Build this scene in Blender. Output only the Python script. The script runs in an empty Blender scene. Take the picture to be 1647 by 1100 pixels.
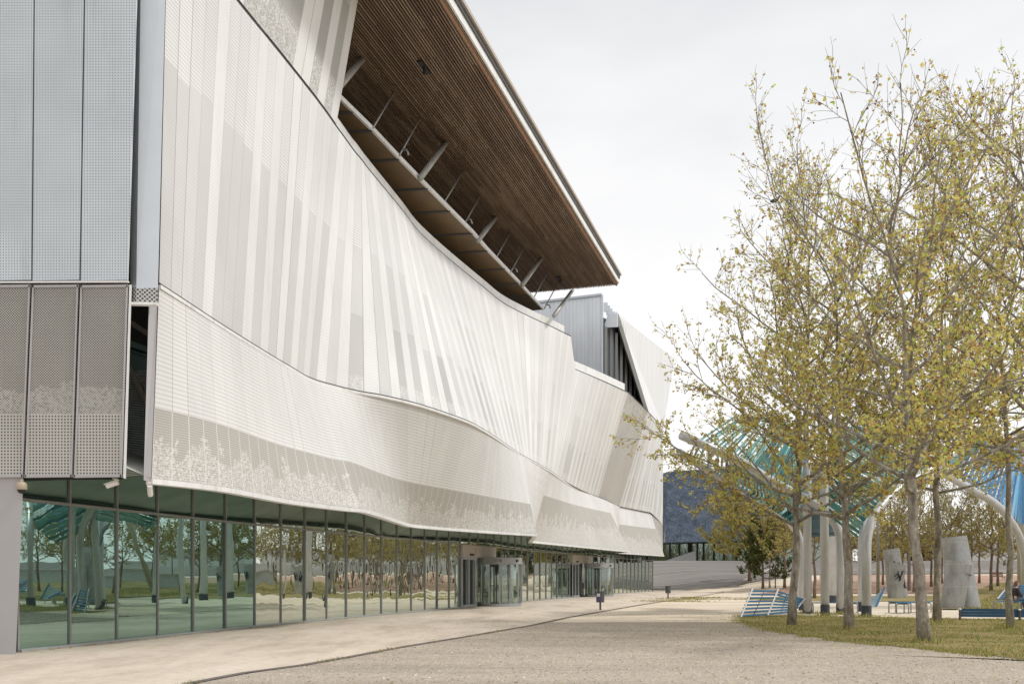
import bpy, bmesh, math, random
from mathutils import Vector, Matrix, noise as mnoise
S = bpy.context.scene
COL = S.collection
R = math.radians
F = 1500.0; CX = 823.5; HY = 926.0; EYE = 1.55      # survey constants: focal length (px), eye height (m)

# ------------------------------------------------------------------ survey helpers
def PY(px, py, Y):
    return Vector(((px-CX)/F*Y, Y, EYE-(py-HY)/F*Y))
def PZ(px, py, z):
    Y = (z-EYE)*F/(HY-py)
    return Vector(((px-CX)/F*Y, Y, z))
def smooth(t):
    t = max(0., min(1., t)); return t*t*(3-2*t)
def lerp(a, b, t): return a+(b-a)*t
def G(x, y):                                          # height of the terrain
    y0 = 97-21*smooth((x-16)/9.)
    if y <= y0: return 0.
    t = min(1., (y-y0)/(160-y0))
    return 4.1*t
def GP(px, py):                                       # ground point seen at a surveyed pixel
    Y = 8.
    while Y < 158:
        z = EYE-(py-HY)/F*Y
        if z <= G((px-CX)/F*Y, Y): break
        Y += .05
    x = (px-CX)/F*Y
    return Vector((x, Y, G(x, Y)))

# ------------------------------------------------------------------ mesh builder
class MB:
    def __init__(s): s.v=[]; s.f=[]; s.uv=[]; s.uv2=[]; s.mi=[]
    def quad(s, a, b, c, d, uv=None, uv2=None, mi=0):
        n=len(s.v); s.v += [tuple(a),tuple(b),tuple(c),tuple(d)]; s.f.append((n,n+1,n+2,n+3))
        s.uv.append(uv); s.uv2.append(uv2); s.mi.append(mi)
    def poly(s, pts, mi=0):
        n=len(s.v); s.v += [tuple(p) for p in pts]; s.f.append(tuple(range(n,n+len(pts))))
        s.uv.append(None); s.uv2.append(None); s.mi.append(mi)
    def face(s, idx, mi=0):
        s.f.append(tuple(idx)); s.uv.append(None); s.uv2.append(None); s.mi.append(mi)
    def hexa(s, p, mi=0):                              # 8 corners: bottom 0-3 ccw, top 4-7
        n=len(s.v); s.v += [tuple(q) for q in p]
        for f in ((0,3,2,1),(4,5,6,7),(0,1,5,4),(1,2,6,5),(2,3,7,6),(3,0,4,7)):
            s.face([n+i for i in f], mi)
    def box(s, x0,x1,y0,y1,z0,z1, mi=0):
        s.hexa([(x0,y0,z0),(x1,y0,z0),(x1,y1,z0),(x0,y1,z0),(x0,y0,z1),(x1,y0,z1),(x1,y1,z1),(x0,y1,z1)], mi)
    def bar(s, a, b, w, h, up=(0,0,1), mi=0):          # rectangular bar from a to b
        a=Vector(a); b=Vector(b); d=(b-a).normalized(); up=Vector(up)
        sd=d.cross(up)
        if sd.length<1e-4: sd=d.cross(Vector((1,0,0)))
        sd.normalize(); u=sd.cross(d).normalized()
        sd*=w/2; u*=h/2
        s.hexa([a-sd-u,a+sd-u,b+sd-u,b-sd-u,a-sd+u,a+sd+u,b+sd+u,b-sd+u], mi)
    def tube(s, pts, rad, n=8, mi=0, cap=True):
        pts=[Vector(p) for p in pts]
        if not isinstance(rad,(list,tuple)): rad=[rad]*len(pts)
        base=len(s.v); ref=None
        for i,p in enumerate(pts):
            d=(pts[min(i+1,len(pts)-1)]-pts[max(i-1,0)])
            if d.length<1e-9: d=Vector((0,0,1))
            d.normalize()
            if ref is None:
                ref=Vector((1,0,0)) if abs(d.x)<.8 else Vector((0,1,0))
            a=(ref-d*ref.dot(d))
            if a.length<1e-4: a=d.orthogonal()
            a.normalize(); ref=a; b=d.cross(a)
            for k in range(n):
                t=2*math.pi*k/n
                s.v.append(tuple(p+(a*math.cos(t)+b*math.sin(t))*rad[i]))
        for i in range(len(pts)-1):
            for k in range(n):
                k2=(k+1)%n
                s.face((base+i*n+k, base+i*n+k2, base+(i+1)*n+k2, base+(i+1)*n+k), mi)
        if cap and n>3:
            s.face([base+k for k in range(n)][::-1], mi)
            e=base+(len(pts)-1)*n
            s.face([e+k for k in range(n)], mi)
    def build(s, name, mats, parent=None, smooth_=False, at=None, merge=False, bevel=0):
        me=bpy.data.meshes.new(name)
        at=Vector(at) if at is not None else None
        vs=s.v if at is None else [(x-at.x,y-at.y,z-at.z) for x,y,z in s.v]
        me.from_pydata(vs, [], s.f); 
        if not isinstance(mats,(list,tuple)): mats=[mats]
        for m in mats: me.materials.append(m)
        if any(s.mi): me.polygons.foreach_set('material_index', s.mi)
        if any(u is not None for u in s.uv):
            l=me.uv_layers.new(name='UVMap'); l2=me.uv_layers.new(name='Rel')
            k=0
            for i,f in enumerate(s.f):
                for j in range(len(f)):
                    if s.uv[i] is not None:
                        l.data[k].uv=s.uv[i][j]; l2.data[k].uv=s.uv2[i][j]
                    k+=1
        if merge:
            bm=bmesh.new(); bm.from_mesh(me); bmesh.ops.remove_doubles(bm, verts=bm.verts, dist=1e-4)
            bm.to_mesh(me); bm.free()
        if smooth_: me.polygons.foreach_set('use_smooth',[True]*len(me.polygons))
        me.update()
        o=bpy.data.objects.new(name, me); COL.objects.link(o)
        if parent is not None:
            o.parent=parent
        if at is not None: o.location=at
        if bevel:
            md=o.modifiers.new('Bevel','BEVEL'); md.width=bevel; md.segments=2; md.limit_method='ANGLE'
        return o
def tag(o, label=None, cat=None, group=None, kind=None):
    if label: o['label']=label
    if cat: o['category']=cat
    if group: o['group']=group
    if kind: o['kind']=kind
    return o
def empty(name, loc, label, cat, group=None, rz=0.):
    o=bpy.data.objects.new(name, None); COL.objects.link(o)
    o.location=loc; o.rotation_euler=(0,0,rz); o.empty_display_size=.3
    return tag(o,label,cat,group)
def under(o, root):                                    # parent keeping world coordinates of a root that only has a location
    o.parent=root; o.location=o.location-root.location; return o
def part(mb, name, mats, root, **kw):                  # world-space mesh made child of a root
    o=mb.build(name, mats, None, **kw); o.parent=root
    if kw.get('at') is None: o.location=-Vector(root.location)
    else: o.location=Vector(kw['at'])-Vector(root.location)
    return o
def copy_tree(o, parent=None):
    c=o.copy(); COL.objects.link(c); c.parent=parent
    for ch in [x for x in o.children]: copy_tree(ch, c)
    return c

# ------------------------------------------------------------------ node helper
class NT:
    def __init__(s, name):
        s.m=bpy.data.materials.new(name); s.m.use_nodes=True; s.t=s.m.node_tree
        s.t.nodes.clear(); s.out=s.t.nodes.new('ShaderNodeOutputMaterial')
    def n(s, typ, **kw):
        nd=s.t.nodes.new('ShaderNode'+typ)
        for k,v in kw.items(): setattr(nd,k,v)
        return nd
    def put(s, sock, v):
        if isinstance(v, bpy.types.NodeSocket): s.t.links.new(v, sock)
        elif v is not None:
            if isinstance(v,(tuple,list)) and len(v)==3 and sock.type=='RGBA': v=(*v,1)
            sock.default_value=v
    def math(s, op, a, b=None, c=None, clamp=False):
        nd=s.n('Math', operation=op); nd.use_clamp=clamp
        s.put(nd.inputs[0],a)
        if b is not None: s.put(nd.inputs[1],b)
        if c is not None: s.put(nd.inputs[2],c)
        return nd.outputs[0]
    def mix(s, f, a, b, mode='MIX'):
        nd=s.n('Mix', data_type='RGBA', blend_type=mode); s.put(nd.inputs[0],f); s.put(nd.inputs[6],a); s.put(nd.inputs[7],b)
        return nd.outputs[2]
    def coord(s, which='Object'):
        if which=='World': return s.n('NewGeometry').outputs['Position']
        return s.n('TexCoord').outputs[which]
    def noise(s, vec, scale, detail=4, rough=.55, dist=0., out=0):
        nd=s.n('TexNoise'); s.put(nd.inputs['Vector'],vec); nd.inputs['Scale'].default_value=scale
        nd.inputs['Detail'].default_value=detail; nd.inputs['Roughness'].default_value=rough; nd.inputs['Distortion'].default_value=dist
        return nd.outputs[out]
    def voro(s, vec, scale, feature='F1', out=0):
        nd=s.n('TexVoronoi', feature=feature); s.put(nd.inputs['Vector'],vec); nd.inputs['Scale'].default_value=scale
        return nd.outputs[out]
    def ramp(s, f, stops, interp='LINEAR'):
        nd=s.n('ValToRGB'); s.put(nd.inputs[0],f); cr=nd.color_ramp; cr.interpolation=interp
        while len(cr.elements)<len(stops): cr.elements.new(.5)
        for e,(p,c) in zip(cr.elements,stops):
            e.position=p; e.color=(*c,1) if len(c)==3 else c
        return nd.outputs[0]
    def mapr(s, v, a, b, c, d):
        nd=s.n('MapRange'); s.put(nd.inputs[0],v)
        for i,x in enumerate((a,b,c,d)): nd.inputs[i+1].default_value=x
        return nd.outputs[0]
    def sep(s, v):
        nd=s.n('SeparateXYZ'); s.put(nd.inputs[0],v); return nd.outputs
    def comb(s, x,y,z):
        nd=s.n('CombineXYZ'); s.put(nd.inputs[0],x); s.put(nd.inputs[1],y); s.put(nd.inputs[2],z); return nd.outputs[0]
    def white(s, v):
        nd=s.n('TexWhiteNoise', noise_dimensions='1D'); s.put(nd.inputs['W'],v); return nd.outputs[0]
    def mapping(s, v, scale=(1,1,1), rot=(0,0,0)):
        nd=s.n('Mapping'); s.put(nd.inputs[0],v); nd.inputs['Scale'].default_value=scale; nd.inputs['Rotation'].default_value=rot; return nd.outputs[0]
    def bump(s, h, strength=.3, dist=.02):
        nd=s.n('Bump'); s.put(nd.inputs['Height'],h); nd.inputs['Strength'].default_value=strength; nd.inputs['Distance'].default_value=dist
        return nd.outputs[0]
    def bsdf(s, col, rough=.6, metal=0., normal=None, spec=.5, finish=True):
        nd=s.n('BsdfPrincipled'); s.put(nd.inputs['Base Color'],col); s.put(nd.inputs['Roughness'],rough); s.put(nd.inputs['Metallic'],metal)
        nd.inputs['Specular IOR Level'].default_value=spec
        if normal is not None: s.put(nd.inputs['Normal'],normal)
        if finish: s.t.links.new(nd.outputs[0], s.out.inputs[0])
        return nd.outputs[0]
    def final(s, sh): s.t.links.new(sh, s.out.inputs[0]); return s.m

def simple(name, col, rough=.55, metal=0., var=.12, scale=3., spec=.5, dirt=None):
    t=NT(name); w=t.coord('World')
    n=t.noise(w, scale, 5, .6)
    f=t.mapr(n,.3,.7,1-var,1+var)
    c=t.mix(1., (*col,1), t.comb(f,f,f), 'MULTIPLY')
    if dirt:
        n2=t.noise(t.mapping(w,(1,1,.25)), scale*2.3, 4, .7)
        c=t.mix(t.mapr(n2,.52,.75,0,.55), c, (*dirt,1))
    t.bsdf(c, t.mapr(n,.3,.7,rough-.06,rough+.08), metal, t.bump(n,.08,.01), spec)
    return t.m

# ------------------------------------------------------------------ materials
def facade_material(name, kind):
    t=NT(name)
    uv=t.n('UVMap', uv_map='UVMap').outputs[0]; rel=t.n('UVMap', uv_map='Rel').outputs[0]
    u,z,_=t.sep(uv); thr,w,_=t.sep(rel)
    wp=t.coord('World')
    pw={'upper':.56,'block':.6,'lower':.55}[kind]
    p=t.math('DIVIDE',u,pw); idx=t.math('FLOOR',p); fr=t.math('FRACT',p)
    r1=t.white(idx); r2=t.white(t.math('ADD',idx,57.3)); r3=t.white(t.math('ADD',idx,131.7))
    seam=t.math('MAXIMUM', t.math('LESS_THAN',fr,.035), t.math('GREATER_THAN',fr,.965))
    big=t.noise(wp,.25,3); bigf=t.mapr(big,.3,.7,.93,1.05)
    coralv=t.comb(u,z,0)
    cn=t.noise(coralv, 7., 3, .6, 1.6)
    worm=t.math('LESS_THAN', t.math('ABSOLUTE', t.math('SUBTRACT',cn,.5)), .045)
    period=.10
    saw=t.math('FRACT', t.math('DIVIDE',z,period))
    line=t.math('LESS_THAN', saw, .42)
    if kind in('upper','block'):
        grp=t.math('FLOOR', t.math('DIVIDE',idx,2.)); rg=t.white(t.math('ADD',grp,11.1))
        dark=t.math('GREATER_THAN', t.math('ADD', t.math('MULTIPLY',r1,.85), t.math('MULTIPLY',rg,.15)), .50 if kind=='upper' else .52)
        if kind=='upper':
            odd=t.math('GREATER_THAN', t.math('FRACT', t.math('MULTIPLY',idx,.5)), .25)
            dark=t.math('MAXIMUM', t.math('MAXIMUM', t.math('LESS_THAN',idx,3.5), t.math('MULTIPLY', odd, t.math('GREATER_THAN',r1,.12))), t.math('GREATER_THAN',r1,.90))
            h2=t.math('MULTIPLY_ADD', r3, .03, .575); h3=t.math('ADD',h2,2.)
            far=t.math('GREATER_THAN', t.math('MULTIPLY_ADD', r2, 6., u), 15.)
            h1=t.math('MULTIPLY', far, t.math('MULTIPLY_ADD', r2, .06, .27))
        else:
            h1=t.math('MULTIPLY_ADD', r2, .5, .7); h2=t.math('ADD',h1,.3); h3=t.math('ADD',h2,.3)
        z1=t.math('LESS_THAN',w,h1); z2=t.math('LESS_THAN',w,h2); z3=t.math('LESS_THAN',w,h3)
        dens=t.math('MULTIPLY', dark, t.math('MULTIPLY_ADD', z1, .32, t.math('MULTIPLY_ADD', z2, .40, t.math('MULTIPLY', z3, .03))))
        if kind=='upper': dens=t.math('MULTIPLY', dens, t.math('MULTIPLY', t.mapr(u,10.,34.,.9,.62), t.mapr(t.white(t.math('ADD',idx,77.)),0.,1.,.55,1.15)))
        if kind=='block': dens=t.math('MULTIPLY',dens,1.15,clamp=True)
        lite=t.ramp(r3,[(0,(.82,.815,.80)),(1,(.745,.74,.73))])
        c=t.mix(dens, lite, (.40,.395,.375))
        # coarse line zone above the dense zones
        lz=t.math('MULTIPLY', t.math('MULTIPLY', dark, z3), t.math('SUBTRACT',1.,z2))
        amt=t.math('MULTIPLY_ADD', lz, .22, .085)
        c=t.mix(t.math('MULTIPLY',line,amt), c, (.25,.25,.25))
        # pale coral marks at the foot of the dense zone
        foot=t.math('MULTIPLY', t.math('LESS_THAN', w, t.math('MULTIPLY_ADD',cn,.18,-.03) if kind=='upper' else t.math('MULTIPLY_ADD',cn,.6,-.05)), t.math('MULTIPLY',z1,dark))
        c=t.mix(t.math('MULTIPLY', t.math('MULTIPLY',foot,worm), .8), c, (.78,.77,.74))
        maj=t.math('GREATER_THAN', r2, .86)
        sd=t.math('MULTIPLY', seam, t.math('MULTIPLY_ADD', maj, .45, .16))
        c=t.mix(sd, c, (.12,.12,.12))
    else:
        lite=t.ramp(r3,[(0,(.73,.72,.695)),(1,(.68,.67,.65))])
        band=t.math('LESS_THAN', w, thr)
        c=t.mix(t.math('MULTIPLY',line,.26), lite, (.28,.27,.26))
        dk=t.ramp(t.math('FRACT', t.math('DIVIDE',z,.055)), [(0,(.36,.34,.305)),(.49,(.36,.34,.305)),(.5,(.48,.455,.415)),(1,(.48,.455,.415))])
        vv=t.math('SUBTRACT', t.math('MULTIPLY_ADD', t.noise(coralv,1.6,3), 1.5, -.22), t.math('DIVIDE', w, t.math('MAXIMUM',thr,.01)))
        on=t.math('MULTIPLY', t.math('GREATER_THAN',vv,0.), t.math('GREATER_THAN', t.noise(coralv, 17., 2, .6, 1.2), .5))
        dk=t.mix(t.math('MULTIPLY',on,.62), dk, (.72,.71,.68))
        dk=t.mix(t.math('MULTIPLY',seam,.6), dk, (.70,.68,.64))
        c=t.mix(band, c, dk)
        c=t.mix(t.math('MULTIPLY', t.math('MULTIPLY',seam,t.math('SUBTRACT',1.,band)), t.math('MULTIPLY_ADD', t.math('GREATER_THAN', r2, .8), .35, .10)), c, (.15,.15,.15))
    grime=t.noise(t.mapping(wp,(1.2,1.2,.12)), 2.5, 5, .65)
    c=t.mix(1., c, t.comb(bigf,bigf,bigf),'MULTIPLY')
    c=t.mix(t.mapr(grime,.5,.8,0,.2), c, (.45,.43,.39))
    bf=t.n('NewGeometry').outputs['Backfacing']
    c=t.mix(bf, c, (.10,.10,.10))
    t.bsdf(c, .55, .05, t.bump(t.math('SUBTRACT',fr,.5),.05,.02), .3)
    return t.m

def perforated(name, base, hole, pitch, rad, diag=False, coral=False, split=None):
    t=NT(name); w=t.coord('World'); x,y,z=t.sep(w)
    def dots(pt, rd, dg, sq=False):
        a=t.math('DIVIDE',x,pt); b=t.math('DIVIDE',z,pt)
        if dg:
            a2=t.math('ADD',a,b); b2=t.math('SUBTRACT',a,b); a,b=a2,b2
        fa=t.math('ABSOLUTE', t.math('SUBTRACT', t.math('FRACT',a), .5)); fb=t.math('ABSOLUTE', t.math('SUBTRACT', t.math('FRACT',b), .5))
        if sq: return t.math('LESS_THAN', t.math('MAXIMUM',fa,fb), rd)
        return t.math('LESS_THAN', t.math('ADD', t.math('MULTIPLY',fa,fa), t.math('MULTIPLY',fb,fb)), rd*rd)
    d=dots(pitch,rad,diag)
    hc=hole
    if coral:
        n=t.noise(t.comb(x,0,z),5.,4,.6,1.0)
        top=t.math('MULTIPLY_ADD', t.noise(t.comb(x,0,0),1.1,2), .9, 4.62)
        on=t.math('MULTIPLY', t.math('LESS_THAN', z, t.math('MULTIPLY_ADD', n, .35, top)), t.math('GREATER_THAN', t.noise(w,16.,2,.5,1.5), .47))
        hc=t.mix(t.math('MULTIPLY',on,.5), hole, (.5,.49,.45))
        sq=dots(.062,.26,False,True)
        low=t.math('LESS_THAN', z, split); hc=t.mix(low,hc,hole)
        d=t.math('ADD', t.math('MULTIPLY',low,sq), t.math('MULTIPLY', t.math('SUBTRACT',1.,low), d), clamp=True)
    g=t.noise(w,.8,4); gf=t.mapr(g,.3,.7,.92,1.06)
    c=t.mix(d, t.mix(1.,base,t.comb(gf,gf,gf),'MULTIPLY'), hc)
    dirt=t.noise(t.mapping(w,(1.5,1.5,.15)),3.,5,.65)
    c=t.mix(t.mapr(dirt,.55,.8,0,.25), c, (.25,.22,.18))
    t.bsdf(c, .45, .2)
    return t.m

def glass_material(name, tint, refl, wavy, base=.30):
    t=NT(name); w=t.coord('World')
    n=t.noise(t.mapping(w,(1,1,.6)), .9, 2, .5)
    nn=t.bump(n, wavy, .05) if wavy else None
    g=t.n('BsdfGlossy'); g.inputs['Roughness'].default_value=.008; t.put(g.inputs['Color'],(*refl,1))
    if nn is not None: t.put(g.inputs['Normal'],nn)
    tr=t.n('BsdfTransparent'); t.put(tr.inputs[0],(*tint,1))
    df=t.n('BsdfDiffuse'); t.put(df.inputs[0],(.30,.46,.42,1))
    a=t.n('MixShader'); a.inputs[0].default_value=.13; t.t.links.new(tr.outputs[0],a.inputs[1]); t.t.links.new(df.outputs[0],a.inputs[2])
    lw=t.n('LayerWeight'); lw.inputs[0].default_value=.5
    f=t.mapr(lw.outputs['Facing'],0.,1.,base,.98)
    m=t.n('MixShader'); t.put(m.inputs[0],f); t.t.links.new(a.outputs[0],m.inputs[1]); t.t.links.new(g.outputs[0],m.inputs[2])
    return t.final(m.outputs[0])

def wood_slats(name):
    t=NT(name); w=t.coord('World')
    r=t.n('NewGeometry').outputs['Random Per Island']
    v=t.mapping(w,(1,.25,1))
    n=t.noise(v,2.2,4,.7)
    f=t.math('ADD', t.math('MULTIPLY',r,.55), t.math('MULTIPLY',n,.6))
    c=t.ramp(f,[(.15,(.12,.075,.052)),(.55,(.20,.135,.095)),(.95,(.33,.245,.18))])
    t.bsdf(c,.6,0.,None,.3); return t.m

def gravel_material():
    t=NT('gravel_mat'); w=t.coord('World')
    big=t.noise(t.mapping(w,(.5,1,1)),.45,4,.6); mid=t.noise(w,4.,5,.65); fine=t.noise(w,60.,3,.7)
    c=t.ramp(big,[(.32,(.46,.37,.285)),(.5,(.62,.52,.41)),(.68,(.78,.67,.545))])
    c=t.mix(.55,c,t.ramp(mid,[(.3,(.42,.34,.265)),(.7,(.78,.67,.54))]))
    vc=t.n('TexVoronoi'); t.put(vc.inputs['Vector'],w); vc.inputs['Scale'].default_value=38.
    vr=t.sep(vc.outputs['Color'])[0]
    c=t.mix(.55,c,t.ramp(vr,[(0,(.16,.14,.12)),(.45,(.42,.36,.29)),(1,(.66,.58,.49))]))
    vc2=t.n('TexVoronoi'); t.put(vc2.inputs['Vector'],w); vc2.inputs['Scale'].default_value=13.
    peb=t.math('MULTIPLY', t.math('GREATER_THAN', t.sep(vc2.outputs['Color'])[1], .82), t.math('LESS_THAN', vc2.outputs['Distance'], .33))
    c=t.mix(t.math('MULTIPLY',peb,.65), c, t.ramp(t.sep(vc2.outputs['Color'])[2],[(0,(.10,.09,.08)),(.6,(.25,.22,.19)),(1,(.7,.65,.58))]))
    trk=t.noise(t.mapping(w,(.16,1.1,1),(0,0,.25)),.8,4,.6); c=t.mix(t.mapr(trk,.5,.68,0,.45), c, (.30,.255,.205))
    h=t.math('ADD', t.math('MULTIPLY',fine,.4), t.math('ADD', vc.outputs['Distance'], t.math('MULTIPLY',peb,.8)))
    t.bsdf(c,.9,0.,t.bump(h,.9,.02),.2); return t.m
def sand_material(name, a, b, c3, scale=.5):
    t=NT(name); w=t.coord('World')
    big=t.noise(t.mapping(w,(.35,1,1)),scale,5,.65); fine=t.noise(w,26.,5,.75); mid=t.noise(w,2.3,5,.7)
    c=t.ramp(big,[(.3,a),(.5,b),(.7,c3)])
    c=t.mix(t.mapr(fine,.45,.75,0,.5), c, tuple(x*.55 for x in a))
    c=t.mix(t.mapr(mid,.5,.75,0,.35), c, tuple(x*.75 for x in a))
    t.bsdf(c,.95,0.,t.bump(fine,.5,.01),.15); return t.m
def pavement_material():
    t=NT('pavement_mat'); w=t.coord('World')
    big=t.noise(t.mapping(w,(1,.35,1),(0,0,-.3)),.55,5,.7); mid=t.noise(w,5.,5,.7); fine=t.noise(w,70.,2)
    c=t.ramp(big,[(.3,(.45,.375,.29)),(.5,(.66,.565,.46)),(.68,(.74,.65,.54))])
    c=t.mix(t.mapr(mid,.5,.72,0,.4), c, (.30,.255,.21))
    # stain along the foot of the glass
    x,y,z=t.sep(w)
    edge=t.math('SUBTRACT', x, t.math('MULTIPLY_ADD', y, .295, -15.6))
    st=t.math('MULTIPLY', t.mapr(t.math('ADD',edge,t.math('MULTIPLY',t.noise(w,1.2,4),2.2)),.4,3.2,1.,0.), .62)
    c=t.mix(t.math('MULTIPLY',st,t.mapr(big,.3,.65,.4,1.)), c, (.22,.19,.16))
    c=t.mix(t.math('MULTIPLY',t.math('GREATER_THAN',fine,.62),.18), c, (.2,.17,.14))
    t.bsdf(c,.85,0.,t.bump(t.math('ADD',mid,fine),.25,.01),.2); return t.m
def grass_ground():
    t=NT('turf_mat'); w=t.coord('World')
    big=t.noise(t.mapping(w,(.6,1,1)),.75,5,.75); fine=t.noise(w,22.,5,.8)
    c=t.ramp(big,[(.34,(.17,.18,.06)),(.46,(.32,.26,.11)),(.6,(.46,.36,.18)),(.78,(.55,.45,.28))])
    c=t.mix(t.mapr(fine,.4,.7,0,.6), c, (.07,.075,.025))
    t.bsdf(c,.95,0.,t.bump(fine,.8,.03),.1); return t.m
def leaf_material(name, stops, trans=.35):
    t=NT(name); r=t.n('NewGeometry').outputs['Random Per Island']
    c=t.ramp(r,stops)
    d=t.n('BsdfDiffuse'); t.put(d.inputs[0],c); tr=t.n('BsdfTranslucent'); t.put(tr.inputs[0],c)
    m=t.n('MixShader'); m.inputs[0].default_value=trans
    t.t.links.new(d.outputs[0],m.inputs[1]); t.t.links.new(tr.outputs[0],m.inputs[2])
    return t.final(m.outputs[0])
def bark_material(name, dark, mid, pale):
    t=NT(name); w=t.coord('World')
    n=t.noise(t.mapping(w,(1,1,.45)),6.,5,.65,.4)
    v=t.voro(t.mapping(w,(1,1,.6)),13.)
    c=t.ramp(n,[(.36,dark),(.5,mid),(.66,tuple(.5*(a+b) for a,b in zip(mid,pale)))])
    c=t.mix(t.math('MULTIPLY', t.math('LESS_THAN',v,.24), t.mapr(n,.42,.55,0,.8)), c, pale)
    t.bsdf(c,.9,0.,t.bump(n,.6,.02),.15); return t.m

M={}
M['upper']=facade_material('perforated_cladding_mat','upper')
M['block']=facade_material('perforated_block_cladding_mat','block')
M['lower']=facade_material('perforated_flap_mat','lower')
M['white_metal']=simple('white_metal_mat',(.80,.80,.79),.45,.1,.06,1.5,dirt=(.48,.44,.38))
M['grey_metal']=simple('grey_blue_metal_mat',(.58,.62,.67),.42,.3,.06,1.)
M['lining']=simple('dark_lining_mat',(.035,.034,.03),.8)
M['underside']=simple('flap_underside_mat',(.46,.47,.43),.7,0,.2,.8)
M['tan']=simple('tan_soffit_mat',(.20,.135,.075),.55,0,.14,1.2)
M['wood']=wood_slats('soffit_wood_mat')
M['wood_back']=simple('soffit_backing_mat',(.018,.011,.008),.9)
M['perf_up']=perforated('fine_perforated_mat',(.56,.605,.65,1),(.25,.28,.31),.055,.24)
M['perf_low']=perforated('coarse_perforated_mat',(.50,.49,.46,1),(.085,.078,.065),.052,.42,True,True,4.73)
M['perf_cuff']=perforated('cuff_perforated_mat',(.50,.50,.49,1),(.05,.05,.05),.085,.36,True)
M['glass_l']=glass_material('green_tinted_glass_mat',(.13,.30,.26),(.46,.67,.60),.04,.42)
M['glass_m']=glass_material('clear_reflecting_glass_mat',(.12,.17,.14),(.84,.92,.84),.20,.48)
M['glass_up']=glass_material('dark_upper_glass_mat',(.09,.15,.12),(.70,.82,.74),.25,.42)
M['door_glass']=glass_material('door_glass_mat',(.40,.47,.45),(.7,.78,.74),.0,.16)
M['mullion']=simple('mullion_metal_mat',(.27,.27,.26),.45,.3,.08)
M['frame_grey']=simple('door_frame_mat',(.38,.385,.39),.4,.3,.05)
M['beige_panel']=simple('beige_panel_mat',(.46,.41,.36),.6,0,.06)
M['black']=simple('black_plastic_mat',(.02,.02,.022),.5)
M['dark_metal']=simple('dark_metal_mat',(.10,.10,.105),.5,.3,.1)
M['concrete_wall']=simple('grey_column_panel_mat',(.42,.41,.415),.55,0,.05,.9)
M['interior']=simple('interior_wall_mat',(.16,.16,.15),.8,0,.3,.5)
M['interior_floor']=simple('interior_floor_mat',(.12,.11,.10),.4)
M['corr']=None
def corrugated():
    t=NT('ribbed_metal_wall_mat'); w=t.coord('World'); x,y,z=t.sep(w)
    f=t.math('FRACT', t.math('DIVIDE', t.math('SUBTRACT',x,t.math('MULTIPLY',y,.3)), .32))
    l=t.math('LESS_THAN',f,.13)
    c=t.mix(t.math('MULTIPLY',l,.35),(.80,.84,.89),(.4,.43,.47))
    g=t.mapr(t.noise(t.mapping(w,(1,1,.2)),1.5,4),.3,.7,.9,1.06)
    c=t.mix(1.,c,t.comb(g,g,g),'MULTIPLY')
    t.bsdf(c,.45,.2,t.bump(f,.3,.02)); return t.m
M['corr']=corrugated()
def ribwhite():
    t=NT('pale_ribbed_cladding_mat'); w=t.coord('World'); x,y,z=t.sep(w)
    f=t.math('FRACT', t.math('DIVIDE', t.math('ADD',y,t.math('MULTIPLY',z,.35)), 1.5))
    l=t.math('LESS_THAN',f,.05)
    c=t.mix(t.math('MULTIPLY',l,.22),(.76,.765,.77),(.3,.3,.3))
    g=t.mapr(t.noise(t.mapping(w,(1,1,.2)),.8,4),.3,.7,.95,1.04)
    c=t.mix(1.,c,t.comb(g,g,g),'MULTIPLY')
    t.bsdf(c,.5,.1); return t.m
M['ribwhite']=ribwhite()
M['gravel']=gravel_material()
M['sand']=sand_material('sand_mat',(.58,.46,.33),(.75,.645,.51),(.84,.745,.62))
M['clay']=sand_material('clay_mat',(.40,.26,.19),(.47,.31,.23),(.50,.38,.29),.2)
M['asphalt']=sand_material('asphalt_mat',(.17,.155,.14),(.23,.21,.19),(.31,.285,.255),.12)
M['pave']=pavement_material()
M['edging']=simple('edging_mat',(.17,.145,.125),.9,0,.3,6.)
M['kerb']=simple('kerb_mat',(.45,.42,.38),.9,0,.15,3.)
M['turf']=grass_ground()
M['blades']=leaf_material('grass_blade_mat',[(0,(.14,.21,.04)),(.3,(.24,.28,.07)),(.5,(.46,.39,.16)),(1,(.62,.51,.28))],.3)
M['leaf']=leaf_material('plane_leaf_mat',[(0,(.32,.17,.09)),(.17,(.56,.38,.18)),(.34,(.74,.60,.22)),(.6,(.78,.70,.24)),(.85,(.64,.67,.19)),(1,(.46,.58,.12))],.5)
M['leaf_far']=leaf_material('far_leaf_mat',[(0,(.32,.24,.12)),(.4,(.50,.42,.17)),(.75,(.55,.50,.19)),(1,(.40,.43,.14))],.4)
M['leaf_bushy']=leaf_material('bushy_leaf_mat',[(0,(.34,.26,.12)),(.4,(.55,.47,.18)),(.75,(.60,.56,.20)),(1,(.42,.46,.14))],.45)
M['leaf_ever']=leaf_material('evergreen_leaf_mat',[(0,(.04,.06,.02)),(.6,(.09,.12,.035)),(1,(.22,.22,.07))],.3)
M['seed']=simple('seed_ball_mat',(.09,.05,.03),.9)
M['bark']=bark_material('plane_bark_mat',(.17,.145,.115),(.29,.26,.215),(.52,.49,.42))
M['bark_far']=bark_material('far_bark_mat',(.14,.105,.08),(.22,.17,.13),(.34,.28,.22))
M['bark_pale']=bark_material('pale_bark_mat',(.28,.25,.20),(.40,.36,.29),(.5,.46,.38))
M['pipe']=simple('pale_grey_pipe_mat',(.56,.57,.59),.38,.25,.06,2.,dirt=(.36,.34,.32))
M['pipe_foot']=simple('dark_pipe_foot_mat',(.045,.055,.07),.6)
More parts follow.
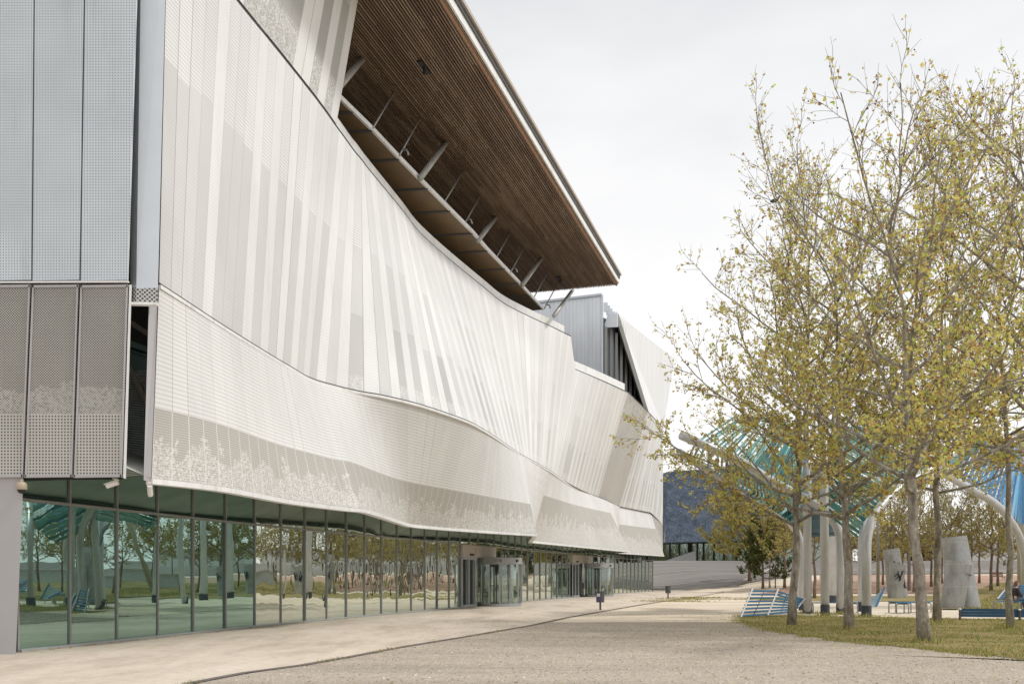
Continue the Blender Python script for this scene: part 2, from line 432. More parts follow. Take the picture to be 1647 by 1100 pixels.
def slatmat(name,a,b,c3,rough=.4,trans=.25):
    t=NT(name); r=t.n('NewGeometry').outputs['Random Per Island']; n=t.noise(t.coord('World'),3.,4)
    c=t.ramp(t.math('ADD',t.math('MULTIPLY',r,.7),t.math('MULTIPLY',n,.3)),[(.1,a),(.5,b),(.9,c3)])
    p=t.bsdf(c,rough,0.,None,.5,False); tr=t.n('BsdfTranslucent'); t.put(tr.inputs[0],c)
    m=t.n('MixShader'); m.inputs[0].default_value=trans
    t.t.links.new(p,m.inputs[1]); t.t.links.new(tr.outputs[0],m.inputs[2])
    return t.final(m.outputs[0])
M['teal']=slatmat('teal_slat_mat',(.02,.12,.12),(.06,.29,.27),(.26,.55,.51))
M['teal_dark']=slatmat('dark_teal_slat_mat',(.012,.03,.035),(.018,.05,.055),(.03,.09,.09),.5,.05)
M['blue']=slatmat('blue_slat_mat',(.04,.16,.34),(.09,.30,.53),(.30,.55,.74))
M['bench_blue']=simple('bench_blue_mat',(.018,.125,.24),.55,0,.2,4.,dirt=(.08,.16,.22))
M['bench_dark']=simple('bench_dark_blue_mat',(.02,.09,.19),.5,0,.2,4.)
M['bench_pale']=simple('bench_pale_blue_mat',(.36,.50,.60),.5,0,.1,4.)
M['galv']=simple('galvanised_mat',(.38,.38,.38),.45,.5,.15,6.)
def conemat():
    t=NT('perforated_steel_mat'); w=t.coord('Object'); x,y,z=t.sep(w)
    n=t.noise(t.mapping(w,(1,1,.5)),1.6,5,.65)
    c=t.ramp(n,[(.3,(.26,.26,.255)),(.5,(.37,.37,.365)),(.7,(.48,.48,.47))])
    ring=t.math('LESS_THAN', t.math('FRACT', t.math('DIVIDE', z, 1.05)), .02)
    c=t.mix(t.math('MULTIPLY',ring,.5),c,(.62,.61,.58))
    v=t.voro(w,28.); c=t.mix(t.math('MULTIPLY',t.math('LESS_THAN',v,.28),.35),c,(.06,.06,.06))
    t.bsdf(c,.45,.45,t.bump(n,.1,.02)); return t.m
M['cone']=conemat()
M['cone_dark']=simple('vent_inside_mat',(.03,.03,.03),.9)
M['ink']=simple('graffiti_ink_mat',(.03,.03,.05),.6)
M['ink2']=simple('graffiti_violet_mat',(.10,.09,.22),.6)
def bluebuild():
    t=NT('rough_blue_render_mat'); w=t.coord('World')
    n=t.noise(t.mapping(w,(1,1,1.6)),.55,6,.7); f=t.noise(w,3.2,4,.7,.5)
    c=t.ramp(n,[(.3,(.035,.052,.085)),(.5,(.085,.12,.175)),(.7,(.17,.215,.285))])
    c=t.mix(t.mapr(f,.5,.66,0,.5),c,(.24,.29,.36)); c=t.mix(t.mapr(f,.46,.36,0,.6),c,(.02,.035,.07))
    t.bsdf(c,.6,0.,t.bump(f,1.,.15),.4); return t.m
M['forum']=bluebuild()
M['forum_glass']=glass_material('forum_glass_mat',(.12,.15,.14),(.55,.68,.62),.0,.35)
M['far_wall']=simple('far_grey_wall_mat',(.42,.43,.44),.7)
M['far_dark']=simple('far_dark_wall_mat',(.06,.07,.085),.6)
M['skin']=simple('skin_mat',(.52,.32,.23),.5,0,.05)
M['coat']=simple('brown_coat_mat',(.035,.025,.022),.85)
M['jeans']=simple('jeans_mat',(.09,.14,.22),.85)
M['hair']=simple('light_brown_hair_mat',(.15,.085,.05),.7)
M['purple']=simple('purple_sticker_mat',(.10,.06,.26),.5)
M['label_white']=simple('white_sticker_mat',(.7,.7,.72),.5)
M['cam_white']=simple('camera_white_mat',(.68,.66,.62),.4)
M['cam_beige']=simple('camera_beige_mat',(.42,.35,.26),.45)
M['brick_bench']=simple('brown_bench_mat',(.25,.12,.08),.7)
M['orange']=simple('orange_sticker_mat',(.6,.3,.05),.6)

# ------------------------------------------------------------------ terrain, paving
def sheet(name, A, B, na, nb, dz, mat, kind='structure', label=None):
    """surface between two plan curves A and B, laid on the terrain"""
    def samp(C,t):
        L=[0.]
        for i in range(len(C)-1): L.append(L[-1]+math.dist(C[i],C[i+1]))
        s_=t*L[-1]
        for i in range(len(C)-1):
            if s_<=L[i+1]+1e-9:
                k=(s_-L[i])/max(1e-9,L[i+1]-L[i]); return (lerp(C[i][0],C[i+1][0],k), lerp(C[i][1],C[i+1][1],k))
        return C[-1]
    mb=MB()
    for i in range(na+1):
        a=samp(A,i/na); b=samp(B,i/na)
        for j in range(nb+1):
            k=j/nb; x=lerp(a[0],b[0],k); y=lerp(a[1],b[1],k)
            mb.v.append((x,y,G(x,y)+dz))
    for i in range(na):
        for j in range(nb):
            q=i*(nb+1)+j; mb.face((q,q+1,q+nb+2,q+nb+1))
    o=mb.build(name,mat); tag(o,kind=kind)
    # make all normals face up
    me=o.data
    if me.polygons[0].normal.z<0: me.flip_normals()
    return o

# wall line (plan) of the ground floor glazing
WALL=[(-10.0,18.8),(-9.62,20.4),(-7.75,28.3),(-5.14,36.9),(-2.49,44.9),(1.0,56.7),(7.3,76.),(14.04,93.)]
def wall_at(y):
    w=WALL
    if y<=w[0][1]: return w[0][0]+(y-w[0][1])*.237
    for i in range(len(w)-1):
        if y<=w[i+1][1]:
            return lerp(w[i][0],w[i+1][0],(y-w[i][1])/(w[i+1][1]-w[i][1]))
    return w[-1][0]+(y-w[-1][1])*.33

# terrain sheet
mb=MB()
xs=[-400,-200,-120,-80,-50,-30]+[-20+2*i for i in range(40)]+[60,66,72,80,90,100,120,150,200,300,420]
ys=[-160,-80,-40,-20,0,10,20,30,40,50,60,70]+[74+2*i for i in range(45)]+[170,190,220,260,320,420,600,900,1400]
for y in ys:
    for x in xs: mb.v.append((x,y,G(x,y)))
for j in range(len(ys)-1):
    for i in range(len(xs)-1):
        q=j*len(xs)+i; mb.face((q,q+1,q+len(xs)+1,q+len(xs)))
tag(mb.build('ground',M['sand']),kind='structure')

EDGE=[PZ(*p,0.) for p in ((120,1160),(200,1128),(300,1099),(390,1082),(480,1070),(560,1056),(640,1041),(745,1024),(850,1006),(910,993),(965,983.5),(1020,974),(1075,965.5),(1130,957.5),(1165,952))]
EDGE=[(p.x,p.y) for p in EDGE]
EDGE=[(-14,1.)]+[(-9.5,6.)]+EDGE[0:]
WB=[(-14,1.)]+[(-13.5,10),(-11.5,16),(-10.1,18.6)]+[(wall_at(y)-.25,y) for y in range(20,94,3)]+[(14.3,95.5)]
WB[0]=(-30,1.)
WB[1]=(-24,10); WB[2]=(-14,16)
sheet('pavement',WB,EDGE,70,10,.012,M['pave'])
# edging strip
mb=MB()
for i in range(len(EDGE)-1):
    a=Vector((*EDGE[i],0)); b=Vector((*EDGE[i+1],0)); n=Vector((b.y-a.y,-(b.x-a.x),0)).normalized()*.16
    mb.quad(a+Vector((0,0,.02)),a+n+Vector((0,0,.02)),b+n+Vector((0,0,.02)),b+Vector((0,0,.02)))
tag(mb.build('pavement_edging',M['edging']),kind='structure')
# gravel ground nearest the camera
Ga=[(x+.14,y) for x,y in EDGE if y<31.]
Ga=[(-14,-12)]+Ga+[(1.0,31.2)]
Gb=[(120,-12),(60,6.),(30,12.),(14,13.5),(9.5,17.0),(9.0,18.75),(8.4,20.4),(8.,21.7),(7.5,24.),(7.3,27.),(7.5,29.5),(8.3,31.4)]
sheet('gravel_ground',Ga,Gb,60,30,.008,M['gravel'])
# grass in front
NG_A=[(8.9,36.2),(7.7,31.4),(7.35,27.),(7.55,24.),(8.,21.7),(8.45,20.4),(9.05,18.75),(9.5,17.35),(12.,15.6),(20,12.5),(40,8.)]
NG_B=[(9.4,36.6),(11.3,36.4),(12.5,35.6),(13.5,35.),(15.5,34.2),(18.2,33.4),(22,32.),(28,30.),(36,27.),(46,23.),(60,18.)]
sheet('turf',NG_A,NG_B,40,24,.016,M['turf'])
# lawn to the right, further back
sheet('lawn',[(19.5,42.5),(27,58),(38,78),(49,94)],[(90,38),(95,58),(100,78),(110,94)],40,40,.055,M['turf'])
sheet('dry_turf',[(15,58),(21,72)],[(26,56),(36,74)],8,8,.02,M['turf'])
# clay path and asphalt plaza beyond
sheet('clay_path',[(19.5,78),(24,84),(33,100),(36,109)],[(150,70),(150,84),(150,100),(150,109)],24,60,.05,M['clay'])
sheet('clay_path_near',[(12,62),(15,70)],[(60,66),(80,76)],10,16,.012,M['sand'])
sheet('asphalt_plaza',[(8,99.5),(16,99.),(19.,95.5),(22,91.5),(27,98.5),(34,109.5),(60,113),(150,118)],[(8,159),(16,160),(26,160),(40,160),(60,160),(90,160),(120,160),(200,165)],80,40,.075,M['asphalt'])
for (xa,ya,xb,yb,w_) in ((9,104,24,101.5,.35),(15,122,60,119,.5),(14,140,70,138,.6),(24,96.5,44,150,.4)):
    mb=MB(); n=24; d=Vector((xb-xa,yb-ya,0)).normalized(); nn=Vector((-d.y,d.x,0))*w_/2
    for k in range(n):
        p=Vector((lerp(xa,xb,k/n),lerp(ya,yb,k/n),0)); q=Vector((lerp(xa,xb,(k+1)/n),lerp(ya,yb,(k+1)/n),0))
        P=[p-nn,q-nn,q+nn,p+nn]; mb.quad(*[Vector((v.x,v.y,G(v.x,v.y)+.13)) for v in P])
    tag(mb.build('paving_strip',M['kerb']),kind='structure')
# kerb line in front of the plaza
mb=MB()
kp=[(14.8,97.8),(17,97.2),(19.2,94.6),(22.2,90.4),(27.3,97.6),(34.3,108.8)]
for a,b in zip(kp[:-1],kp[1:]):
    mb.bar((a[0],a[1],G(*a)+.05),(b[0],b[1],G(*b)+.05),.3,.12)
tag(mb.build('kerb',M['kerb']),kind='structure')

# ------------------------------------------------------------------ convention building
bld=empty('convention_building',(0,56,0),'long pale convention building with rippling perforated metal cladding over a glazed ground floor','building')
def crv(pts, sub):                                     # Catmull-Rom through list of vectors, sub per segment
    out=[]
    n=len(pts)
    for i in range(n-1):
        p0=pts[max(i-1,0)]; p1=pts[i]; p2=pts[i+1]; p3=pts[min(i+2,n-1)]
        for k in range(sub):
            t=k/sub
            out.append(.5*((2*p1)+(p2-p0)*t+(2*p0-5*p1+4*p2-p3)*t*t+(3*p1-p0-3*p2+p3)*t*t*t))
    out.append(pts[-1].copy()); return out
def ruled(name, top, bot, mat, sub=6, rows=8, thr=0., u0=0., sm=True, lin=False):
    if lin:
        T=[];B_=[]
        for L,O in ((top,T),(bot,B_)):
            for i in range(len(L)-1):
                for k in range(sub): O.append(L[i].lerp(L[i+1],k/sub))
            O.append(L[-1])
    else:
        T=crv(top,sub); B_=crv(bot,sub)
    mb=MB(); u=[u0]
    for i in range(1,len(T)):
        u.append(u[-1]+.5*((T[i]-T[i-1]).length+(B_[i]-B_[i-1]).length))
    th=thr if isinstance(thr,tuple) else (thr,thr)
    n=len(T)
    for i in range(n-1):
        for j in range(rows):
            a,b=j/rows,(j+1)/rows
            p=B_[i].lerp(T[i],a); q=B_[i+1].lerp(T[i+1],a); r=B_[i+1].lerp(T[i+1],b); s=B_[i].lerp(T[i],b)
            t0=lerp(th[0],th[1],i/(n-1)); t1=lerp(th[0],th[1],(i+1)/(n-1))
            mb.quad(p,q,r,s,((u[i],p.z),(u[i+1],q.z),(u[i+1],r.z),(u[i],s.z)),((t0,a),(t1,a),(t1,b),(t0,b)))
    o=part(mb,name,mat,bld,smooth_=sm,merge=True)
    return o,T,B_,u[-1]
ZB,ZS,ZT=3.5,7.67,16.5
# lower band
low=[((256,457),(244,771)),((302,487),(311,778)),((354,521),(375,787)),((426,566),(457,803)),((470,592),(520,812)),((498,608),(560,817)),((530,618),(588,820)),
     ((575,629),(625,832)),((620,637),(648,840)),((680,652),(664,844)),((747,675),(704,848)),((773,688),(742,851)),((800,705),(790,854.5)),((836,730),(863,859))]
tp=[PZ(*a,ZS) for a,b in low]; bt=[PZ(*b,ZB) for a,b in low]
_,LT,LB,ue=ruled('lower_cladding',tp,bt,M['lower'],6,8,.36)
allB=list(LB); allS=list(LT)
f2a=(PZ(836,730,ZS),PZ(863,859,ZB)); f2b=(PZ(885,757,ZS),PZ(855,870,ZB))
_,a_,b_,ue=ruled('cladding_return',[f2a[0],f2b[0]],[f2a[1],f2b[1]],M['lower'],6,8,0.,ue,lin=True,sm=False); allB+=b_[1:]; allS+=a_[1:]
tp=[PZ(885,757,ZS),PZ(926,785,ZS),PZ(971,803,ZS)]; bt=[PZ(855,870,ZB),PZ(928,877.5,ZB),PZ(1013,886.2,ZB)]
_,a_,b_,ue=ruled('lower_cladding',tp,bt,M['lower'],8,8,(.64,.74),ue); allB+=b_[1:]; allS+=a_[1:]
tp=[PZ(971,803,ZS),PZ(997,815,ZS)]; bt=[PZ(1013,886.2,ZB),PZ(994,888,ZB)]
_,a_,b_,ue=ruled('cladding_return',tp,bt,M['lower'],6,8,0.,ue,lin=True,sm=False); allB+=b_[1:]; allS+=a_[1:]
E_mid=PY(1066,843,94.); E_bot=PY(1066,892,94.); E_top=PY(1067,688,94.)
tp=[PZ(997,815,ZS),PZ(1047,825,ZS)]; bt=[PZ(994,888,ZB),PZ(1068,893,ZB)]
_,a_,b_,ue=ruled('lower_cladding',tp,bt,M['lower'],8,8,(.6,.62),ue,lin=True); allB+=b_[1:]; allS+=a_[1:]
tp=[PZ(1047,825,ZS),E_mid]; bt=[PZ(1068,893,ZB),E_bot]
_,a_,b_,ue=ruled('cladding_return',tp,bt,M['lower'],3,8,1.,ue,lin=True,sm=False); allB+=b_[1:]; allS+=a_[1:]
# upper band
up=[((270,-142),(256,457)),((382,0),(350,518)),((448,81),(420,562)),((509,158),(475,594)),((541,202),(504,610)),((557,224),(525,615.5)),((570,242),(552,624)),
    ((580,254),(582,630)),((592,270),(627,639)),((628,314),(678,652)),((653,345),(728,668)),((676,374),(762,681)),((720,414),(800,705)),((780,463),(836,730)),((812,488),(847,736.5)),
    ((857,511),(858,743)),((888,525),(873,751)),((918,540),(889,761))]
tp=[PZ(*a,ZT) for a,b in up]; bt=[PZ(*b,ZS+.02) for a,b in up]
_,UT,US,uu=ruled('upper_cladding',tp,bt,M['upper'],6,12,0.)
topcurve=list(UT)
def sz(t): return 15.2+t
up2=[((925,593,15.2),(889,761)),((968,611,15.35),(926,783)),((1010,630,15.6),(962,800))]
tp=[PZ(*a) for a,b in up2]; bt=[PZ(*b,ZS+.02) for a,b in up2]
o,T2,_,uu=ruled('upper_cladding',tp,bt,M['upper'],8,12,0.,uu)
up3=[((1010,630,15.6),(962,800)),((1042,661,15.9),(997,814))]
tp=[PZ(*a) for a,b in up3]; bt=[PZ(*b,ZS+.02) for a,b in up3]
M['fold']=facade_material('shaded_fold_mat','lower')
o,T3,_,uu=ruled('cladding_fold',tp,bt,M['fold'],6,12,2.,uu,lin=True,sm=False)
tp=[PZ(1042,661,15.9),E_top]; bt=[PZ(997,814,ZS+.02),PZ(1047,824,ZS+.02)]
o,T4,_,uu=ruled('upper_cladding',tp,bt,M['upper'],8,12,0.,uu,lin=True,sm=False)
mb=MB(); mb.quad(PZ(1047,824,ZS+.02),E_mid,E_top,E_top)
mb=MB(); n=len(mb.v)
a,b,c=PZ(1047,824,ZS+.02),E_mid,E_top
mb.v+= [tuple(a),tuple(b),tuple(c)]; mb.f.append((0,1,2)); mb.uv.append(((uu,a.z),(uu+3,b.z),(uu+1,c.z))); mb.uv2.append(((0,0),(0,.0),(0,1))); mb.mi.append(0)
part(mb,'upper_cladding',M['upper'],bld)
# closing piece below the step
mb=MB()
a=PZ(889,761,ZS+.02); b=PZ(918,540,ZT); c=PZ(925,593,15.2)
mb.v+=[tuple(a),tuple(c),tuple(b)]; mb.f.append((0,1,2)); mb.uv.append(((uu,a.z),(uu+.4,c.z),(uu+.1,b.z))); mb.uv2.append(((0,0),(0,.9),(0,1))); mb.mi.append(0)
part(mb,'upper_cladding',M['upper'],bld)
top2=list(T2)+list(T3[1:])+list(T4[1:])
# end wall of the building (faces away along the wall)
mb=MB()
ib=Vector((-14,4.,0))
for lo,hi in ((E_bot,E_mid),(E_mid,E_top)):
    mb.quad(lo,lo+Vector((-14,5,0)),hi+Vector((-14,5,0)),hi)
part(mb,'end_wall',M['white_metal'],bld)
# edge trims
def strip_along(pts, name, mat, dz0, dz1, out=.02, w=.05):
    mb=MB()
    P=[Vector(p) for p in pts]
    def off(i):
        d=(P[min(i+1,len(P)-1)]-P[max(i-1,0)]); n=Vector((d.y,-d.x,0))
        return n.normalized() if n.length>1e-6 else Vector((1,0,0))
    for i in range(len(P)-1):
        na,nb=off(i),off(i+1)
        a0=P[i]+na*out; b0=P[i+1]+nb*out; a1=P[i]-na*(w-out); b1=P[i+1]-nb*(w-out)
        z0=Vector((0,0,dz0)); z1=Vector((0,0,dz1))
        mb.quad(a0+z0,b0+z0,b0+z1,a0+z1); mb.quad(a1+z0,a0+z0,a0+z1,a1+z1) if i==0 else None
        mb.quad(a0+z1,b0+z1,b1+z1,a1+z1); mb.quad(a1+z0,b1+z0,b0+z0,a0+z0)
    return part(mb,name,mat,bld)
strip_along(allB,'bottom_trim',M['white_metal'],-.09,.02,.03,.22)
strip_along(allS[:-3],'seam_trim',M['white_metal'],-.09,-.01,.035,.12)
strip_along(allS[:-3],'seam_gap',M['black'],-.012,.03,.012,.1)
strip_along(UT,'top_gap',M['black'],-.05,.0,.012,.1)
strip_along(top2,'top_gap',M['black'],-.05,.0,.012,.1)
# parapets above the cladding
def parapet(pts, h, name='parapet', back=.25):
    mb=MB(); P=[Vector(p) for p in pts]
    I=[p+Vector((-.10,.03,.0)) for p in P]
    for i in range(len(P)-1):
        z=Vector((0,0,h)); bk=Vector((-back,.1,0))
        mb.quad(I[i],I[i+1],I[i+1]+z,I[i]+z); mb.quad(I[i]+z,I[i+1]+z,I[i+1]+z+bk,I[i]+z+bk)
        mb.quad(P[i],P[i+1],I[i+1],I[i])
    mb.quad(I[-1],I[-1]+bk*3,I[-1]+bk*3+z,I[-1]+z)
    return part(mb,name,M['white_metal'],bld)
iu=[i for i,p in enumerate(UT) if p.y>30.9][0]
parapet(UT[iu:-2],.46)
i2=[i for i,p in enumerate(top2) if p.y>=71.0][0]
parapet([p for p in top2 if p.y<71.1],.55)
# underside of the flaps, roof deck, interior
mb=MB()
for i in range(len(allB)-1):
    a,b=allB[i],allB[i+1]
    ia=Vector((wall_at(a.y)+.05,a.y,4.6)); ib_=Vector((wall_at(b.y)+.05,b.y,4.6))
    mb.quad(a+Vector((0,0,.03)),b+Vector((0,0,.03)),ib_,ia)
part(mb,'underside',M['underside'],bld)
mb=MB()
RT=[p for p in UT]+[p for p in top2]
for i in range(len(RT)-1):
    a,b=RT[i],RT[i+1]
    mb.quad(a+Vector((-.15,0,-.15)),b+Vector((-.15,0,-.15)),b+Vector((-24,6,-.15)),a+Vector((-24,6,-.15)))
part(mb,'roof',M['lining'],bld)
mb=MB()
for y0,y1 in zip(list(range(19,94,5)),list(range(24,99,5))):
    y1=min(y1,93)
    xa,xb=wall_at(y0),wall_at(y1)
    mb.quad((xa-7,y0+2,0),(xb-7,y1+2,0),(xb-7,y1+2,4.7),(xa-7,y0+2,4.7))
    mb.quad((xa-.3,y0,4.62),(xb-.3,y1,4.62),(xb-8,y1+2,4.62),(xa-8,y0+2,4.62))
mb.quad((-10.3,18.9,0),(-22,19.5,0),(-22,19.5,16),(-10.3,18.9,4.6))
mb.quad((14,93,0),(6,95,0),(6,95,4.6),(14,93,4.6))
part(mb,'interior_wall',M['interior'],bld)
mb=MB()
for y0 in range(19,94,5):
    y1=min(y0+5,93)
    mb.quad((wall_at(y0)-.05,y0,.03),(wall_at(y1)-.05,y1,.03),(wall_at(y1)-8,y1+2,.03),(wall_at(y0)-8,y0+2,.03))
part(mb,'interior_floor',M['interior_floor'],bld)
# ---- glazing
TRZ=3.1; TOPZ=4.6
mx=[27,111,187,252.5,309.6,362,409,451,490,524.6,556.6,586,613,638,661,683,703,722,740]
def wall_from_px(px):
    lo,hi=15.,99.
    r=(px-CX)/F
    for _ in range(50):
        m=(lo+hi)/2
        if wall_at(m)/m<r: lo=m
        else: hi=m
    return (lo+hi)/2
my=[wall_from_px(x) for x in mx]
y=my[-1]
while y<91.8:
    y+=1.29; my.append(y)
my[-1]=93.
dir2=lambda y:(Vector((wall_at(y+.5)-wall_at(y-.5),1.,0))).normalized()
door1=(my[18]+.05, my[18]+3.9); door2=(66.6,71.2)
for y in my:
    x=wall_at(y); d=dir2(y); n=Vector((d.y,-d.x,0))
    zl=0. 
    if door1[0]<y<door1[1] or door2[0]<y<door2[1]: zl=2.9
    mb=MB(); c=Vector((x,y,0))+n*.02
    mb.bar(c+Vector((0,0,zl)),c+Vector((0,0,TOPZ if not 20<y<25 else 7.2)),.05,.045,up=d)
    part(mb,'mullion',M['mullion'],bld)
for i in range(len(my)-1):
    y0,y1=my[i],my[i+1]; ym=(y0+y1)/2
    a=Vector((wall_at(y0),y0,0)); b=Vector((wall_at(y1),y1,0))
    if i<6: gm=M['glass_l']
    else: gm=M['glass_m']
    indoor=(door1[0]<ym<door1[1]) or (door2[0]<ym<door2[1])
    d=(b-a).normalized(); nrm=Vector((d.y,-d.x,0))
    rr=random.Random(i); tilt=nrm*rr.uniform(-.012,.012); tilt2=nrm*rr.uniform(-.014,.014)
    if not (door1[0]-.1<ym<door1[0]+1.8 or door2[0]<ym<door2[0]+1.6):
        mb=MB(); mb.quad(a+Vector((0,0,.07))-tilt2,b+Vector((0,0,.07))+tilt2,b+Vector((0,0,TRZ))+tilt+tilt2,a+Vector((0,0,TRZ))+tilt-tilt2)
        part(mb,'window_pane',gm,bld)
    mb=MB(); mb.quad(a+Vector((0,0,TRZ)),b+Vector((0,0,TRZ)),b+Vector((0,0,TOPZ if i not in (1,2,3) else 7.2)),a+Vector((0,0,TOPZ if i not in (1,2,3) else 7.2)))
    part(mb,'upper_window_pane',M['glass_up'] if i>=6 else M['glass_l'],bld)
def along_wall(z,h,w,name,mat,out=.03,skip=()):
    mb=MB(); pts=[my[0]]+my[1:]
    for y0,y1 in zip(pts[:-1],pts[1:]):
        ym=(y0+y1)/2
        if any(s[0]<ym<s[1] for s in skip):
            if mb.v: part(mb,name,mat,bld)
            mb=MB(); continue
        a=Vector((wall_at(y0),y0,z)); b=Vector((wall_at(y1),y1,z)); d=(b-a).normalized(); n=Vector((d.y,-d.x,0))*out
        mb.bar(a+n,b+n,w,h)
    return part(mb,name,mat,bld)
along_wall(TRZ,.055,.10,'transom',M['mullion'],.022)
along_wall(.035,.07,.16,'sill',M['frame_grey'],.04,(door1,door2))
along_wall(TOPZ-.03,.08,.1,'head_rail',M['mullion'],.02)
# column panel at the near corner of the glazing
mb=MB()
mb.hexa([PY(-70,1056,18.35),PY(25.5,1053,18.35),PY(25.5,1049,18.75),PY(-70,1049,18.95),PY(-60,760,18.35),PY(38,760,18.35),PY(38,760,18.75),PY(-60,760,18.95)])
part(mb,'corner_column',M['concrete_wall'],bld)

# ---- near end block (faces the camera)
YB=18.3
def quadpart(pts,name,mat,thick=.06):
    mb=MB(); a=[Vector(p) for p in pts]; bk=Vector((0,thick,0))
    mb.hexa([a[0],a[1],a[1]+bk,a[0]+bk,a[3],a[2],a[2]+bk,a[3]+bk])
    return part(mb,name,mat,bld,bevel=.006)
up_b=[-240,-26,51,128.5,206]; up_t=[-240,-26,56,138,225.5]
lo_t=[-240,-25,50.5,128,207.5]; lo_b=[-250,-40,38.5,117.5,197.5]
g=1.2
for i in range(4):
    quadpart([PY(up_b[i]+g,451.5,YB),PY(up_b[i+1]-g,450,YB),PY(up_t[i+1]-g,-160,YB),PY(up_t[i]+g,-160,YB)],'end_panel',M['perf_up'])
    quadpart([PY(lo_b[i]+g,768,YB),PY(lo_b[i+1]-g,766.5,YB),PY(lo_t[i+1]-g,458,YB),PY(lo_t[i]+g,459.5,YB)],'perforated_panel',M['perf_low'])
    # slim frames either side of each perforated panel
    mb=MB()
    for s in (0,1):
        xb=lo_b[i+s]+(3 if s==0 else -3); xt=lo_t[i+s]+(3 if s==0 else -3)
        mb.bar(PY(xb,767,YB-.012),PY(xt,459,YB-.012),.028,.03,up=(0,1,0))
    mb.bar(PY(lo_b[i]+g,766,YB-.012),PY(lo_b[i+1]-g,765,YB-.012),.03,.05)
    mb.bar(PY(lo_t[i]+g,461,YB-.012),PY(lo_t[i+1]-g,460,YB-.012),.03,.05)
    part(mb,'panel_frame',M['concrete_wall'],bld)
mb=MB(); mb.hexa([PY(-250,774,18.45),PY(196,771,18.45),PY(196,771,19.4),PY(-250,774,22),PY(-250,-165,18.45),PY(222,-165,18.45),PY(222,-165,19.4),PY(-250,-165,22)])
part(mb,'block_core',M['lining'],bld)
mb=MB(); mb.bar(PY(-250,455.5,YB-.02),PY(207,453.5,YB-.02),.06,.03)
part(mb,'block_gap_rail',M['white_metal'],bld)
mb=MB()   # bright edge return on the right of the perforated panels
mb.hexa([PY(198,768,YB-.01),PY(202.5,770,YB-.01),PY(202.5,770,YB+.9),PY(198,768,YB+.9),PY(208,458,YB-.01),PY(212,458,YB-.01),PY(212,458,YB+.9),PY(208,458,YB+.9)])
part(mb,'block_edge',M['white_metal'],bld)
# blue-grey vertical fin
mb=MB()
def fin(y0,y1,Yf,mi=0,dx=0):
    fl=lambda y:216-(y/480.)*7; fm=lambda y:227-(y/480.)*7-1; fr_=lambda y:266-(y/480.)*12.5
    b=[PY(fl(y1),y1,Yf-.0),PY(fm(y1),y1+2,Yf-.12),PY(fr_(y1),y1+1,Yf),PY(fr_(y1),y1,Yf+.5),PY(fl(y1),y1,Yf+.5)]
    t=[PY(fl(y0),y0,Yf),PY(fm(y0),y0,Yf-.12),PY(fr_(y0),y0,Yf),PY(fr_(y0),y0,Yf+.5),PY(fl(y0),y0,Yf+.5)]
    n=len(mb.v); mb.v+=[tuple(p) for p in b+t]
    for k in range(5): mb.face((n+k,n+(k+1)%5,n+5+(k+1)%5,n+5+k),mi)
    mb.face([n+k for k in range(5)][::-1],mi)
fin(-170,462,18.75,0); part(mb,'corner_fin',M['grey_metal'],bld)
mb=MB(); fin(462.3,488,18.75,0); part(mb,'fin_cuff',M['perf_cuff'],bld)
mb=MB(); mb.bar(PY(209,489,18.62),PY(254,489.5,18.68),.12,.05); part(mb,'fin_foot',M['white_metal'],bld)
# side return of the main cladding at its near end
mb=MB()
a=PZ(256,457,ZS); b=PZ(244,771,ZB)
mb.hexa([PY(231,772,18.85),b+Vector((-.01,0,-.06)),b+Vector((-.01,.7,-.06)),PY(231,772,19.6),PY(240,470,19.3),a+Vector((-.02,0,-.05)),a+Vector((-.02,.7,-.05)),PY(240,470,20.)])
part(mb,'cladding_jamb',M['concrete_wall'],bld)
mb=MB(); t_=PZ(270,-142,ZT); mb.quad(a+Vector((-.02,0,0)),t_+Vector((-.02,0,0)),t_+Vector((-.6,.3,0)),a+Vector((-.5,.3,0)))
part(mb,'cladding_jamb',M['concrete_wall'],bld)
# steel braces visible in the slot
mb=MB(); mb.tube([PY(190,560,21.2),PY(250,675,21.2)],.075,10); mb.tube([PY(196,660,21.4),PY(250,590,21.4)],.06,10); mb.tube([PY(196,510,21.0),PY(262,552,21.0)],.06,10)
part(mb,'brace',M['beige_panel'],bld)
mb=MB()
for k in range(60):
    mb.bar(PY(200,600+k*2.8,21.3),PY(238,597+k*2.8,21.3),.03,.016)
part(mb,'reflection_stripes',M['white_metal'],bld)  # pale bars added in place of stripes reflected in the slot glass
mb=MB(); mb.quad(PY(150,745,25.2),PY(275,745,25.2),PY(275,400,25.2),PY(150,400,25.2)); part(mb,'slot_backing',M['lining'],bld)

# ---- upper block
idx=[i for i,p in enumerate(UT) if p.y<=31.05]
ub=[UT[i]+Vector((0,0,.05)) for i in idx[::6]]
ub[-1]=PZ(541,202,ZT)+Vector((0,0,.05))
utp=[p+Vector((.62,.55,4.42)) for p in ub]
o,_,_,_=ruled('upper_block_cladding',utp,ub,M['block'],6,8,0.)
mb=MB(); mb.quad(ub[-1],ub[-1]+Vector((-6,1.8,0)),utp[-1]+Vector((-6,1.8,0)),utp[-1])
part(mb,'upper_block_side',M['white_metal'],bld)

